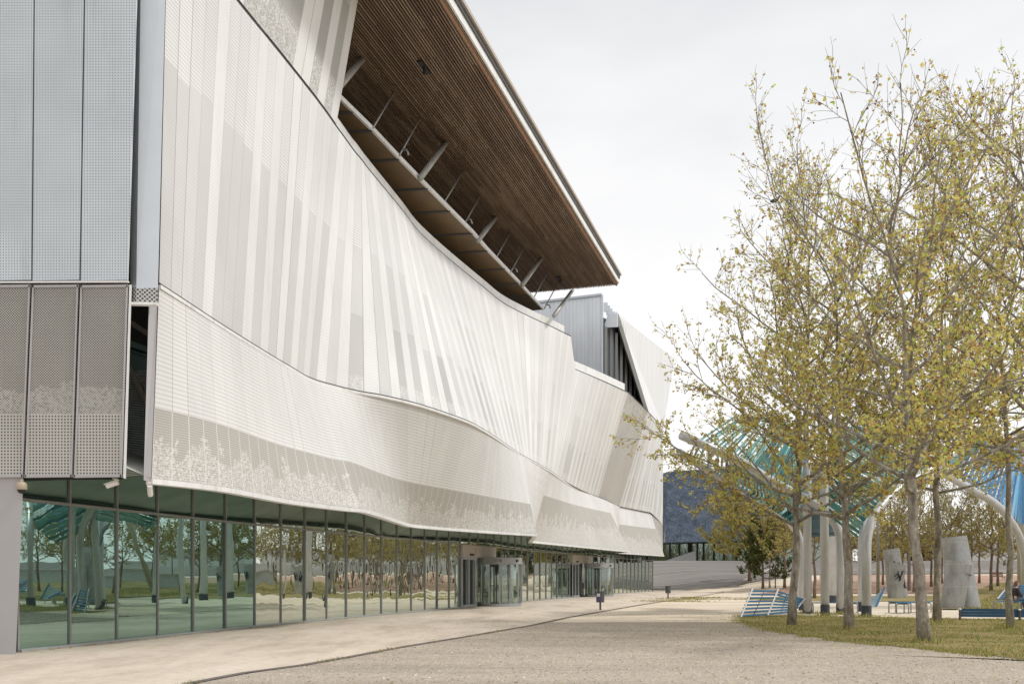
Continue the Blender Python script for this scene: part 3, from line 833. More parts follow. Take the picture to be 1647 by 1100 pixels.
# ---- great roof: slatted soffit and fascia
ZR=21.0
ed=Vector((.3015,1.,0)); E0=Vector((-2.49,31.5,ZR)); edn=ed.normalized(); inn=Vector((-edn.y,edn.x,0))
y_s,y_e=12.,62.5
def edge(y): return Vector((E0.x+(y-31.5)*.3035,y,ZR))
mb=MB(); a,b=edge(y_s),edge(y_e)
L=(b-a).length
mb.hexa([a+Vector((0,0,.12)),b+Vector((0,0,.12)),b+inn*16+Vector((0,0,.12)),a+inn*16+Vector((0,0,.12)),a+Vector((0,0,.5)),b+Vector((0,0,.5)),b+inn*16+Vector((0,0,.5)),a+inn*16+Vector((0,0,.5))])
part(mb,'roof_slab',M['wood_back'],bld)
mb=MB(); rr=random.Random(5)
pitch=.112; k=0
while k*pitch<13.:
    o_=k*pitch+.05; s=rr.uniform(0,2.)
    dz=0
    while s<L:
        ln=rr.choice((2.4,3.0,3.6,4.2)); e=min(L,s+ln)
        p=a+edn*(s+.01)+inn*o_; q=a+edn*(e-.01 if e<L else L+rr.uniform(0,.08))+inn*o_
        jz=rr.uniform(-.004,.004)
        mb.bar(p+Vector((0,0,.05+jz)),q+Vector((0,0,.05+jz)),.058,.075)
        s=e
    k+=1
part(mb,'soffit_slats',M['wood'],bld)
def fascia(z0,z1,o0,o1,name,mat):
    mb=MB(); A=edge(y_s); B_=edge(y_e)+edn*.15
    n_=-inn
    mb.hexa([A+n_*o0+Vector((0,0,z0)),A+n_*o1+Vector((0,0,z0)),B_+n_*o1+Vector((0,0,z0)),B_+n_*o0+Vector((0,0,z0)),A+n_*o0+Vector((0,0,z1)),A+n_*o1+Vector((0,0,z1)),B_+n_*o1+Vector((0,0,z1)),B_+n_*o0+Vector((0,0,z1))])
    return part(mb,name,mat,bld)
M['copper']=simple('copper_trim_mat',(.36,.19,.11),.5)
fascia(.0,.10,.02,.10,'soffit_edge',M['copper'])
fascia(.06,.32,-.1,.14,'fascia_recess',M['tan'])
fascia(.14,.46,.16,.24,'gutter',M['white_metal'])
fascia(.46,.66,.0,.30,'roof_edge_grey',M['dark_metal'])
fascia(.66,.80,.0,.40,'roof_edge_beige',M['beige_panel'])
mb=MB(); A=edge(y_s); B_=edge(y_e)
mb.hexa([A+Vector((0,0,.5)),B_+Vector((0,0,.5)),B_+inn*16+Vector((0,0,.5)),A+inn*16+Vector((0,0,.5)),A+Vector((0,0,.78)),B_+Vector((0,0,.78)),B_+inn*16+Vector((0,0,.5+.2)),A+inn*16+Vector((0,0,.7))])
part(mb,'roof_deck',M['dark_metal'],bld)
# ---- tan lower soffit with white edge
ZL=18.0
te=[PZ(*p,ZL) for p in ((567.6,180),(598,209.5),(642,256),(688,303),(724,339),(760,375),(784,403),(812,432),(834,455),(852,475),(873,498))]
te=[te[0]+(te[0]-te[1])*3.5]+te
mb=MB(); mb2=MB(); mb3=MB()
for i in range(len(te)-1):
    p,q=te[i],te[i+1]; w=Vector((-3.2,.6,-.15))
    mb.quad(p,q,q+w,p+w)
    mb2.bar(p+Vector((.0,0,.06)),q.lerp(p,.006)+Vector((.0,0,.06)),.10,.17)
    if i>0:
        mb3=MB(); mb3.bar(p+Vector((0,0,-.03)),p+Vector((-3.2,.0,-.17)),.09,.08); part(mb3,'soffit_joint',M['dark_metal'],bld)
part(mb,'terrace_soffit',M['tan'],bld); part(mb2,'terrace_edge',M['white_metal'],bld)
rods=[((600,206),(634,148)),((642,251),(676,190)),((713,328),(745,275)),((747,360),(773,314)),((798,415),(820,375)),((821,438),(844,397)),((858,480),(882,436)),((875,497),(898,454))]
for i,(b0,t0) in enumerate(rods):
    mb=MB(); p=PZ(*b0,ZL+.05); q=PZ(*t0,ZR+.1)
    mb.tube([p,q],.035,8)
    if i in (1,3,5,7):
        m_=p.lerp(q,.15); mb.tube([m_,m_+Vector((.18,-.1,-.05)),m_+Vector((.25,-.1,-.25))],.04,8)
    part(mb,'roof_rod',M['galv'],bld,smooth_=True)
struts=[((540,146),(583,95)),((676,287),(718,229)),((769,387),(797,350)),((840,459),(871,415)),((891,508),(921,467))]
M['strut']=simple('strut_steel_mat',(.40,.40,.38),.45,.2)
for b0,t0 in struts:
    mb=MB(); p=PZ(*b0,ZL-.1 if b0[0]!=891 else 16.9); q=PZ(*t0,ZR+.1); mb.tube([p,q],.125,14); part(mb,'roof_strut',M['strut'],bld,smooth_=True)
# soffit lamp heads
for px,py in ((675,98),(898,445)):
    mb=MB(); c=PZ(px,py,ZR-.02); mb.bar(c,c+edn*.9,.18,.12); mb.tube([c+edn*.45,c+edn*.45+Vector((0,0,-.3))],.05,8); part(mb,'soffit_lamp',M['black'],bld)

# ---- plant box and far volume behind the roof
mb=MB()
b=PY(968,475,70.); A0=Vector((-3,74.,14.)); B0=Vector((b.x,b.y,14.)); zt=b.z
mb.hexa([A0,B0,B0+Vector((.6,9,0)),A0+Vector((2,12,0)),Vector((A0.x,A0.y,zt)),Vector((B0.x,B0.y,zt)),Vector((B0.x+.6,B0.y+9,zt)),Vector((A0.x+2,A0.y+12,zt))])
part(mb,'plant_room_wall',M['corr'],bld)
mb=MB(); mb.bar(Vector((A0.x,A0.y-.05,zt+.04)),Vector((B0.x,B0.y-.05,zt+.04)),.2,.16); mb.bar(Vector((B0.x+.02,B0.y-.04,14.)),Vector((B0.x+.02,B0.y-.04,zt)),.14,.14)
part(mb,'plant_room_trim',M['grey_metal'],bld)
for k in range(9):
    mb=MB(); q=Vector((B0.x+.18+k*.27,B0.y+.5+k*.8,zt-.75)); mb.bar(q,q+Vector((.30,0,0)),.10,.7); part(mb,'louvre',M['grey_metal'],bld)
Y1=74.; Y2=99.
P1=PY(993,505,Y1); P2=PY(1085,577,Y2); P3=E_top.copy()+Vector((.05,.1,.02)); P4=PY(1041,661,81.6)
mb=MB(); mb.poly([P1,P4,P3,P2]); part(mb,'canted_cladding',M['ribwhite'],bld)
bk=Vector((-6,3.,0))
mb=MB(); mb.poly([P2,P3,P3+bk,P2+bk]); mb.poly([P1,P2,P2+Vector((-2,3,-.3)),P1+Vector((-1,5,-.3))]); part(mb,'far_volume_side',M['white_metal'],bld)
mb=MB(); mb.bar(P1+Vector((-.12,-.05,0)),P4+Vector((-.12,-.05,0)),.3,.45,up=(0,1,0)); part(mb,'canted_edge',M['grey_metal'],bld)
mb=MB(); mb.hexa([PY(971,527,72.),PY(992.5,526,72.),PY(994,526,75.),PY(974,527,75.),PY(978,503,72.),PY(993,506,72.),PY(995,507,75.),PY(980,503,75.)])
part(mb,'hood',M['grey_metal'],bld)
g0=PY(969,640,71.2); g0.z=14.; g1=PY(1041,640,90.); g1.z=14.
mb=MB(); mb.quad(g0,g1,g1+Vector((0,0,10.3)),g0+Vector((0,0,7.3))); part(mb,'recessed_glazing',M['far_dark'],bld)
for k in range(10):
    t=.03+k/10.; p=g0.lerp(g1,t)+Vector((.12,-.12,0)); mb=MB(); mb.bar(p,p+Vector((0,0,6.6+t*2.6)),.14,.2); part(mb,'mullion',M['mullion'],bld)

# ---- doors
def add_text(body, loc, size, rz, mat, name, parent):
    cu=bpy.data.curves.new(name,'FONT'); cu.body=body; cu.size=size; cu.extrude=.004; cu.align_x='CENTER'; cu.align_y='CENTER'
    tmp=bpy.data.objects.new(name,cu); COL.objects.link(tmp)
    dg=bpy.context.evaluated_depsgraph_get(); me=bpy.data.meshes.new_from_object(tmp.evaluated_get(dg))
    bpy.data.objects.remove(tmp); o=bpy.data.objects.new(name,me); COL.objects.link(o)
    me.materials.clear(); me.materials.append(mat); o.parent=parent
    o.location=loc; o.rotation_euler=(math.pi/2,0,rz); return o
def revolving(cx,cy,r,Ht,label):
    root=bpy.data.objects.new('revolving_door',None); COL.objects.link(root); root.parent=bld; root.location=Vector((cx,cy,0))-Vector(bld.location)
    W=dir2(cy); ang=math.atan2(W.y,W.x)                 # wall direction
    # canopy ring
    def lathe(mb,prof,n=40):
        b0=len(mb.v)
        for (rr_,z) in prof:
            for k in range(n):
                t=2*math.pi*k/n; mb.v.append((rr_*math.cos(t),rr_*math.sin(t),z))
        for i in range(len(prof)-1):
            for k in range(n):
                k2=(k+1)%n; mb.face((b0+i*n+k,b0+i*n+k2,b0+(i+1)*n+k2,b0+(i+1)*n+k))
    mb=MB(); lathe(mb,[(.02,Ht-.36),(r,Ht-.36),(r+.06,Ht-.34),(r+.06,Ht-.02),(r,Ht),(.02,Ht)]); mb.build('drum_canopy',M['frame_grey'],root)
    mb=MB(); lathe(mb,[(r-.06,0.0),(r+.05,0.0),(r+.05,.16),(r-.06,.16)]); mb.build('drum_base',M['frame_grey'],root)
    for k in range(12):
        t0=2*math.pi*k/12; t1=2*math.pi*(k+1)/12
        if k%3!=2:
            mb=MB()
            for q in range(3):
                u0=lerp(t0,t1,q/3); u1=lerp(t0,t1,(q+1)/3)
                mb.quad((r*math.cos(u0),r*math.sin(u0),.16),(r*math.cos(u1),r*math.sin(u1),.16),(r*math.cos(u1),r*math.sin(u1),Ht-.36),(r*math.cos(u0),r*math.sin(u0),Ht-.36))
            mb.build('drum_glass',M['door_glass'],root)
        mb=MB(); mb.bar((r*math.cos(t0),r*math.sin(t0),.1),(r*math.cos(t0),r*math.sin(t0),Ht-.3),.05,.07); mb.build('post',M['frame_grey'],root)
    for k in range(3):
        t=ang+.5+k*2*math.pi/3
        mb=MB(); c,s_=math.cos(t),math.sin(t)
        mb.bar((.05*c,.05*s_,.08),((r-.1)*c,(r-.1)*s_,.08),.05,.12); mb.bar((.05*c,.05*s_,Ht-.42),((r-.1)*c,(r-.1)*s_,Ht-.42),.05,.08)
        mb.bar(((r-.1)*c,(r-.1)*s_,.05),((r-.1)*c,(r-.1)*s_,Ht-.4),.05,.05); mb.bar((.45*c,.45*s_,1.05),((r-.15)*c,(r-.15)*s_,1.05),.03,.04)
        mb.build('door_leaf',M['dark_metal'],root)
    mb=MB(); mb.tube([(0,0,0),(0,0,Ht-.36)],.05,10); mb.build('pivot',M['dark_metal'],root)
    t=math.atan2(-cy,-cx)-.1
    d_=Vector((math.cos(t),math.sin(t),0))
    add_text('CCIB',d_*(r+.066)+Vector((0,0,Ht-.18)),.2,t+math.pi/2,M['dark_metal'],'door_sign',root)
    t2=t+.95; d2=Vector((math.cos(t2),math.sin(t2),0)); mb=MB(); mb.tube([d2*(r+.05)+Vector((0,0,Ht-.18)),d2*(r+.14)+Vector((0,0,Ht-.18))],.06,10); mb.build('sensor',M['black'],root)
    for t3 in (t-.9,):
        d3=Vector((math.cos(t3),math.sin(t3),0)); mb=MB(); mb.tube([d3*(r+.35),d3*(r+.35)+Vector((0,0,1.05))],.055,10); mb.build('guard_post',M['black'],root)
    root['label']=label
    return root
revolving(-.62,48.2,1.08,2.50,'nearer glass revolving door')
revolving(6.5,69.7,1.04,2.50,'farther glass revolving door')
for (ya,yb,yc) in ((door1[0]-.05,door1[0]+1.9,door1[1]),(door2[0],door2[0]+1.7,door2[1])):
    root=bpy.data.objects.new('sliding_door',None); COL.objects.link(root); root.parent=bld; root.location=Vector((wall_at(ya),ya,0))-Vector(bld.location)
    o0=Vector((wall_at(ya),ya,0))
    def L_(y,z,out=0):
        d=dir2(y); n=Vector((d.y,-d.x,0)); return Vector((wall_at(y),y,z))+n*out-o0
    mb=MB(); mb.bar(L_(ya,2.78,.08),L_(yc+1.2,2.78,.08),.14,.58); mb.build('fascia_panel',M['beige_panel'],root)
    mb=MB(); mb.bar(L_(ya,2.42,.1),L_(yb,2.42,.1),.16,.14); mb.build('head',M['frame_grey'],root)
    mb=MB(); mb.bar(L_(ya,.08,.1),L_(yb,.08,.1),.16,.16); mb.build('threshold',M['frame_grey'],root)
    for k in range(5):
        y=lerp(ya,yb,k/4); mb=MB(); mb.bar(L_(y,.02,.1),L_(y,2.4,.1),.05,.07); mb.build('stile',M['frame_grey'] if k%2==0 else M['dark_metal'],root)
    for k in range(4):
        y0=lerp(ya,yb,k/4);y1=lerp(ya,yb,(k+1)/4); mb=MB(); mb.quad(L_(y0,.1,.06),L_(y1,.1,.06),L_(y1,2.4,.06),L_(y0,2.4,.06)); mb.build('door_glass',M['door_glass'],root)
    mb=MB(); y=lerp(ya,yb,.9)
    for k in range(4): mb.bar(L_(y,2.62+k*.09,.165),L_(y+.09,2.62+k*.09,.165),.01,.06)
    mb.build('sticker',M['orange'],root)
    mb=MB(); mb.bar(L_(lerp(ya,yb,.5),2.6,.16),L_(lerp(ya,yb,.62),2.6,.25),.1,.1); mb.build('sensor',M['black'],root)
    # back side of vestibule, keeps daylight-like depth behind the doors
    mb=MB(); mb.quad(L_(yb,0,-.05),L_(yc+.2,0,-2.2),L_(yc+.2,2.5,-2.2),L_(yb,2.5,-.05)); mb.build('inner_screen',M['door_glass'],root)

# ------------------------------------------------------------------ security cameras
c0=empty('security_camera',PY(35,771,18.3),'beige dome security camera hanging under the near corner panel','security camera','security cameras under the cladding')
mb=MB()
def lathe_local(mb,prof,n=20):
    b0=len(mb.v)
    for (r_,z) in prof:
        for k in range(n):
            t=2*math.pi*k/n; mb.v.append((r_*math.cos(t),r_*math.sin(t),z))
    for i in range(len(prof)-1):
        for k in range(n):
            k2=(k+1)%n; mb.face((b0+i*n+k,b0+(i+1)*n+k,b0+(i+1)*n+k2,b0+i*n+k2))
lathe_local(mb,[(.03,.0),(.045,-.02),(.03,-.04),(.085,-.06),(.105,-.09),(.105,-.17),(.09,-.20)]); mb.build('housing',M['cam_beige'],c0,smooth_=True)
mb=MB(); lathe_local(mb,[(.088,-.20),(.075,-.235),(.045,-.265),(.005,-.275)]); mb.build('dome',M['black'],c0,smooth_=True)
def bullet(loc,yaw,pitch,label):
    c=empty('security_camera',loc,label,'security camera','security cameras under the cladding',yaw)
    mb=MB(); mb.tube([(0,0,0),(0,0,-.06)],.03,10); mb.box(-.05,.05,-.04,.04,-.02,.0); mb.build('bracket',M['cam_white'],c)
    mb=MB(); a=Vector((.05,0,-.08)); d=Vector((-math.cos(pitch),0,-math.sin(pitch))); mb.tube([a,a+d*.24],.048,12); mb.bar(a-d*.01+Vector((0,0,.05)),a+d*.28+Vector((0,0,.05)),.11,.012); mb.build('body',M['cam_white'],c)
    mb=MB(); mb.tube([a+d*.235,a+d*.245],.038,12); mb.build('lens',M['black'],c)
bullet(PY(186,769,18.45),0.1,.35,'white bullet camera pointing left under the perforated panels')
bullet(PY(241,775,18.9),-1.3,.9,'white camera tilted down at the near bottom corner of the rippling cladding')

# ------------------------------------------------------------------ litter bins
def bin_(px,py,label,front):
    g0=GP(px,py); r=empty('litter_bin',g0,label,'litter bin','litter bins along the pavement')
    mb=MB(); mb.tube([(0,0,0),(0,0,.45)],.045,10); mb.box(-.09,.09,-.09,.09,0,.015); mb.build('post',M['dark_metal'],r)
    mb=MB()
    prof=[(.16,.36),(.185,.37),(.19,.82),(.20,.83),(.20,.86),(.175,.86),(.17,.45),(.02,.44)]
    lathe_local(mb,[(a,b) for a,b in prof]); mb.build('basket',M['dark_metal'],r,smooth_=False)
    if front:
        mb=MB()
        for k in range(4):
            t0=math.radians(-150+k*13);t1=math.radians(-150+(k+1)*13); q=.196
            mb.quad((q*math.cos(t0),q*math.sin(t0),.42),(q*math.cos(t1),q*math.sin(t1),.42),(q*math.cos(t1),q*math.sin(t1),.62),(q*math.cos(t0),q*math.sin(t0),.62),mi=0)
            mb.quad((q*math.cos(t0),q*math.sin(t0),.62),(q*math.cos(t1),q*math.sin(t1),.62),(q*math.cos(t1),q*math.sin(t1),.76),(q*math.cos(t0),q*math.sin(t0),.76),mi=1)
        mb.build('sticker',[M['purple'],M['label_white']],r)
bin_(965.5,981,'dark post-mounted litter bin with purple and white sticker near the path edge',True)
bin_(1074.5,962,'plain dark litter bin on a post farther along the pavement',False)

# ------------------------------------------------------------------ far buildings
fb=empty('auditorium',(30,165,4.1),'dark blue rough-textured auditorium raised over a recessed glass ground floor','building')
YF=165.
def FP(px,py,dy=0.): 
    v=PY(px,py,YF+dy); return v
mb=MB()
mb.hexa([FP(1071,872),FP(1330,866),FP(1330,866)+Vector((10,60,0)),FP(1071,872)+Vector((-10,60,0)),FP(1075,758),FP(1330,742),FP(1330,742)+Vector((10,60,0)),FP(1075,758)+Vector((-10,60,0))])
part(mb,'body',M['forum'],fb)
mb=MB(); mb.hexa([FP(1040,873,3),FP(1066.5,873,3),FP(1066,873,8),FP(1040,873,8),FP(1040,768,3),FP(1071,760,3),FP(1071,760,8),FP(1040,768,8)]); part(mb,'body_wing',M['forum'],fb)
mb=MB(); mb.hexa([FP(1067,872,.5),FP(1075,872,.5),FP(1075,872,3),FP(1067,872,3),FP(1074,815,.5),FP(1079,815,.5),FP(1079,815,3),FP(1074,815,3)]); part(mb,'mirror_fin',M['far_wall'],fb)
mb=MB(); zb=FP(1100,872).z
for x0,x1 in ((12,70),):
    mb.quad((20,YF+6,4.1),(60,YF+6,4.1),(60,YF+6,zb+.1),(20,YF+6,zb+.1))
part(mb,'ground_floor_glass',M['forum_glass'],fb)
mb=MB(); mb.quad((15,YF+13,4.1),(65,YF+13,4.1),(65,YF+13,zb+.1),(15,YF+13,zb+.1)); part(mb,'ground_floor_wall',M['lining'],fb)
for px in (1078,1093,1108,1112,1122,1132,1149,1165,1185,1210):
    mb=MB(); q=FP(px,900,5.8); mb.bar((q.x,q.y,4.1),(q.x,q.y,zb),.25 if px not in (1112,) else 1.1,.25); part(mb,'column',M['lining'],fb)
mb=MB(); q=FP(1110,895,4); mb.hexa([(q.x-5,q.y,4.1),(q.x+1,q.y,4.1),(q.x+1,q.y+3,4.1),(q.x-5,q.y+3,4.1),(q.x-.5,q.y,5.7),(q.x+1,q.y,6.1),(q.x+1,q.y+3,6.1),(q.x-.5,q.y+3,5.7)]); part(mb,'entrance_ramp',M['far_wall'],fb)

w1=empty('hall',(90,175,4.1),'long pale grey hall far behind the trees at the right','building')
mb=MB(); mb.box(84,170,178,200,4.0,8.6); part(mb,'wall',M['far_wall'],w1)
mb=MB()
for k in range(9): mb.box(86+k*9,86.2+k*9,177.9,178.,4.1,8.6)
part(mb,'joint',M['mullion'],w1)
mb=MB(); mb.box(83,171,177.7,200,8.6,8.95); part(mb,'roof',M['white_metal'],w1)
w2=empty('pavilion',(75,170,4.1),'low dark pavilion with open front behind the park trees','building')
mb=MB(); mb.box(67,83.5,172,190,7.0,9.3); part(mb,'roof',M['far_dark'],w2)
mb=MB(); mb.box(68,83,180,181,4.1,7.0); part(mb,'rear_wall',M['lining'],w2)
for x in (69,73,78,82.5):
    mb=MB(); mb.box(x-.2,x+.2,173,173.4,4.1,7.0); part(mb,'column',M['far_wall'],w2)
w3=empty('office_block',(62,190,4.1),'grey blue block with pale ground floor seen through the park trees','building')
mb=MB(); mb.box(50,66,188,205,6.4,15.); part(mb,'wall',M['forum'],w3)
mb=MB(); mb.box(50.5,66,189,204,4.1,6.4); part(mb,'ground_floor',M['beige_panel'],w3)
for k in range(5):
    mb=MB(); mb.box(51+k*3,53+k*3,188.9,188.99,4.4,6.1); part(mb,'window',M['forum_glass'],w3)

# ------------------------------------------------------------------ trees
def gen_tree(seed, H, Rr, h0, tr, nl=18, n2=9, n3=6, leaves=4, lsize=.085, lean=(0,0), balls=True, spread=1., upness=1., twigl=.75, dropout=0., taper=.62):
    rg=random.Random(seed); wood=MB(); lf=MB(); sb=MB()
    U=rg.uniform
    def path(p,d,ln,nseg,jit,trop):
        pts=[p.copy()]; d=d.normalized()
        for k in range(nseg):
            d=(d+Vector((U(-jit,jit),U(-jit,jit),U(-jit,jit)*.7+trop))).normalized()
            p=p+d*(ln/nseg); pts.append(p.copy())
        return pts
    def at(pts,t):
        s=t*(len(pts)-1); i=min(int(s),len(pts)-2); k=s-i
        return pts[i].lerp(pts[i+1],k),(pts[i+1]-pts[i]).normalized()
    def leaf(c):
        n=Vector((U(-1,1),U(-1,1),U(-.6,1))).normalized(); a=n.orthogonal().normalized(); a.rotate(Matrix.Rotation(U(0,6.28),3,n)); b=n.cross(a)
        s=lsize*U(.4,1.0)*(1.25 if U(0,1)<.2 else 1); a*=s*.5; b*=s*.42
        q=len(lf.v); lf.v+=[tuple(c-a),tuple(c+b*U(.8,1.1)-n*s*.12),tuple(c+a),tuple(c-b*U(.8,1.1)-n*s*.1)]; lf.face((q,q+1,q+2,q+3))
    def ball(c):
        s=lsize*.24; q=len(sb.v); sb.v+=[tuple(c+Vector(o)*s) for o in ((1,0,0),(-1,0,0),(0,1,0),(0,-1,0),(0,0,1),(0,0,-1))]
        for f in ((0,2,4),(2,1,4),(1,3,4),(3,0,4),(2,0,5),(1,2,5),(3,1,5),(0,3,5)): sb.face([q+i for i in f])
    def side(d, ang):
        a=d.orthogonal().normalized(); a.rotate(Matrix.Rotation(U(0,6.283),3,d)); return (d*math.cos(ang)+a*math.sin(ang)).normalized()
    top=Vector((lean[0],lean[1],0))
    tp=[Vector((0,0,-.1))]
    ns=12
    for k in range(1,ns+1):
        t=k/ns; tp.append(Vector((top.x*t+U(-.09,.09)*min(1,t*3)*H/10,top.y*t+U(-.09,.09)*min(1,t*3)*H/10,H*.93*t)))
    wood.tube(tp,[tr*1.25 if k==0 else tr*max(.07,(1-(k/ns)**1.1*.95)) for k in range(ns+1)],10)
    az=U(0,6.28)
    for i in range(nl):
        f=((i+U(-.3,.3))/(nl-1)); f=max(0,min(1,f))**1.35; hh=h0+(H*.9-h0)*f
        p,d=at(tp,min(.98,hh/(H*.93)))
        az+=2.4+U(-.35,.35)
        el=lerp(.40,1.15,f)*upness+U(-.2,.2)
        ln=Rr*(1.10-taper*f)*U(.75,1.15)/max(.55,math.cos(el)*.9)*.8
        dv=Vector((math.cos(az)*math.cos(el)*spread,math.sin(az)*math.cos(el)*spread,math.sin(el)))
        r0=tr*lerp(.42,.2,f)
        lp=path(p,dv,ln,7,.20,.045)
        wood.tube(lp,[lerp(r0,.014,(k/7)**.8) for k in range(8)],6)
        for j in range(n2):
            t=lerp(.18,1.,(j+U(0,.8))/n2); t=min(t,1)
            q,dd=at(lp,t); d2=side(dd,U(.45,1.0)) if j<n2-1 else dd
            d2=(d2+Vector((0,0,.10))).normalized()
            l2=ln*U(.22,.42)*(1.15-t*.5)
            p2=path(q,d2,l2,4,.26,.05)
            r2=lerp(r0,.014,t**.8)*.55
            wood.tube(p2,[max(.006,lerp(r2,.007,k/4)) for k in range(5)],4,cap=False)
            for m in range(n3):
                if U(0,1)<dropout: continue
                t2=lerp(.15,1.,(m+U(0,.9))/n3); t2=min(1,t2)
                q2,d3=at(p2,t2); d4=side(d3,U(.4,1.0)) if m<n3-1 else d3
                d4=(d4+Vector((0,0,.08))).normalized()
                l3=twigl*U(.45,1.1)
                p3=path(q2,d4,l3,3,.3,.08)
                wood.tube(p3,[.0075,.006,.005,.0035],3,cap=False)
                nlf=leaves if leaves>6 else max(1,int(round(lerp(leaves*2.05,leaves*.45,min(1,max(0,(q2.z/H)))))))
                for c in range(nlf):
                    q3,_=at(p3,U(.15,1.))
                    base=q3+Vector((U(-.07,.07),U(-.07,.07),U(-.10,.03)))
                    leaf(base)
                    if U(0,1)<.7: leaf(base+Vector((U(-.05,.05),U(-.05,.05),U(-.05,.05))))
                    if U(0,1)<.4: leaf(base+Vector((U(-.07,.07),U(-.07,.07),U(-.07,.07))))
                if balls and U(0,1)<.30:
                    q3,_=at(p3,U(.4,1.)); c=q3+Vector((U(-.04,.04),U(-.04,.04),-U(.04,.12))); ball(c)
    return wood,lf,sb
def tree(name,label,cat,group,loc,gen,mats,rz=0.):
    w,l,s=gen; r=empty(name,loc,label,cat,group,rz)
    w.build('trunk',mats[0],r,smooth_=True); l.build('crown',mats[1],r)
    if s.v: s.build('seed_balls',M['seed'],r)['kind']='stuff'
    return r
PM=(M['bark'],M['leaf'])
near=[(1273,1006,'leaning mottled plane tree standing by the tilted blue bench, leftmost of the big trees',11,dict(H=13.2,Rr=4.9,h0=3.1,tr=.132,nl=27,n2=10,n3=7,leaves=5,lean=(.7,.3),taper=.5)),
 (1366,1013,'mottled plane tree in front of the pergola pipes',23,dict(H=11.2,Rr=4.8,h0=3.2,tr=.135,nl=21,n2=9,n3=7,leaves=5,lean=(-.3,.4))),
 (1487,1033,'thick plane tree nearest the camera with base by the gravel edge',35,dict(H=10.9,Rr=4.7,h0=3.5,tr=.14,nl=24,n2=9,n3=7,leaves=5,lean=(-.7,.2),taper=.5)),
 (1507,1001,'upright plane tree just behind the thickest trunk, beside the near steel vents',47,dict(H=13.8,Rr=5.0,h0=4.3,tr=.13,nl=24,n2=9,n3=7,leaves=5,lean=(.3,.3),taper=.5)),
 (1626,1011,'slender plane tree at the right in front of the long dark blue bench',59,dict(H=14.0,Rr=4.9,h0=4.9,tr=.1,nl=22,n2=9,n3=7,leaves=5,lean=(-.4,.2),taper=.5)),
 (1735,1022,'plane tree outside the right edge whose limbs reach into view',71,dict(H=13.4,Rr=5.2,h0=4.6,tr=.17,nl=22,n2=9,n3=7,leaves=5,lean=(-1.0,.2),taper=.5))]
for px,py,lab,sd,kw in near:
    tree('plane_tree',lab,'tree','plane trees on the grass',GP(px,py),gen_tree(sd,lsize=.108,upness=.8,**kw),PM)
# rows behind
protos=[]
far_specs=[(101,9.5,3.4,2.6,.12),(102,8.8,3.6,2.4,.12),(103,10.,3.3,3.,.12)]
fm=(M['bark_far'],M['leaf_far'])
spots=[(1395,958,0),(1433,952,1),(1452,949,2),(1470,953,0),(1530,950,1),(1546,945,0),(1563,948,2),(1594,950,2),(1605,943,0),(1623,955,1),(1640,949,2),(1665,955,0),(1575,938,1),(1420,941,0),(1385,944,2),(1345,948,1),(1310,962,0),(1690,962,1),(1730,955,2),(1790,960,0),(1860,968,1),(1960,962,2),(1900,948,0),(2060,955,1),(1820,945,2),
       (1498,944,0),(1515,939,1),(1660,940,1),(1480,938,2),(1440,938,1)]
meshes={}
names=['with a bare lower trunk','with ascending brown twigs','with a yellowish loose crown']
def place_word(px,py):
    if px<1340: return 'left of the pergola pipes, far back'
    if px<1400: return 'behind the pergola pipes'
    if px<1480: return 'behind the graffitied vents'
    if px<1560: return 'behind the near steel vents'
    if px<1647: return 'behind the blue lounger'
    return 'to the right of the lounger'
for i,(px,py,k) in enumerate(spots):
    loc=GP(px,py)
    lab='thin park tree %s standing %s'%(names[k],place_word(px,py))
    if k not in meshes:
        sd,H,Rr,h0,tr=far_specs[k]
        r=tree('park_tree',lab,'tree','park trees in rows behind the pergola',loc,gen_tree(sd,H,Rr,h0,tr,nl=14,n2=7,n3=5,leaves=4,lsize=.15,balls=False),fm)
        meshes[k]=r
    else:
        r=copy_tree(meshes[k]); r.location=loc; r['label']=lab
    r.rotation_euler=(0,0,i*1.9); s_=.85+.3*((i*37)%10)/10; r.scale=(s_,s_,s_)
rr_=random.Random(77)
for i in range(26):                                    # park rows to the right of the view, seen mirrored in the glazing
    x=40+ (i%7)*8.5+rr_.uniform(-2,2); y=36+(i//7)*11+rr_.uniform(-2,2)
    r=copy_tree(meshes[i%3]); r.location=(x,y,G(x,y)); r.rotation_euler=(0,0,i*2.3); sc_=.9+.3*rr_.random(); r.scale=(sc_,sc_,sc_)
    r['label']='park tree beyond the right edge of view, mirrored in the near glazing'; r['group']='park trees mirrored in the glazing'
pw_=empty('retaining_wall',(70,84,G(70,84)),'low grey retaining wall beyond the right edge, mirrored in the near glazing','wall')
mb=MB(); mb.box(-16,60,-.2,.2,-.5,1.5); mb.build('wall',M['far_wall'],pw_); mb=MB(); mb.box(-16.1,60.1,-.28,.28,1.5,1.62); mb.build('coping',M['kerb'],pw_)
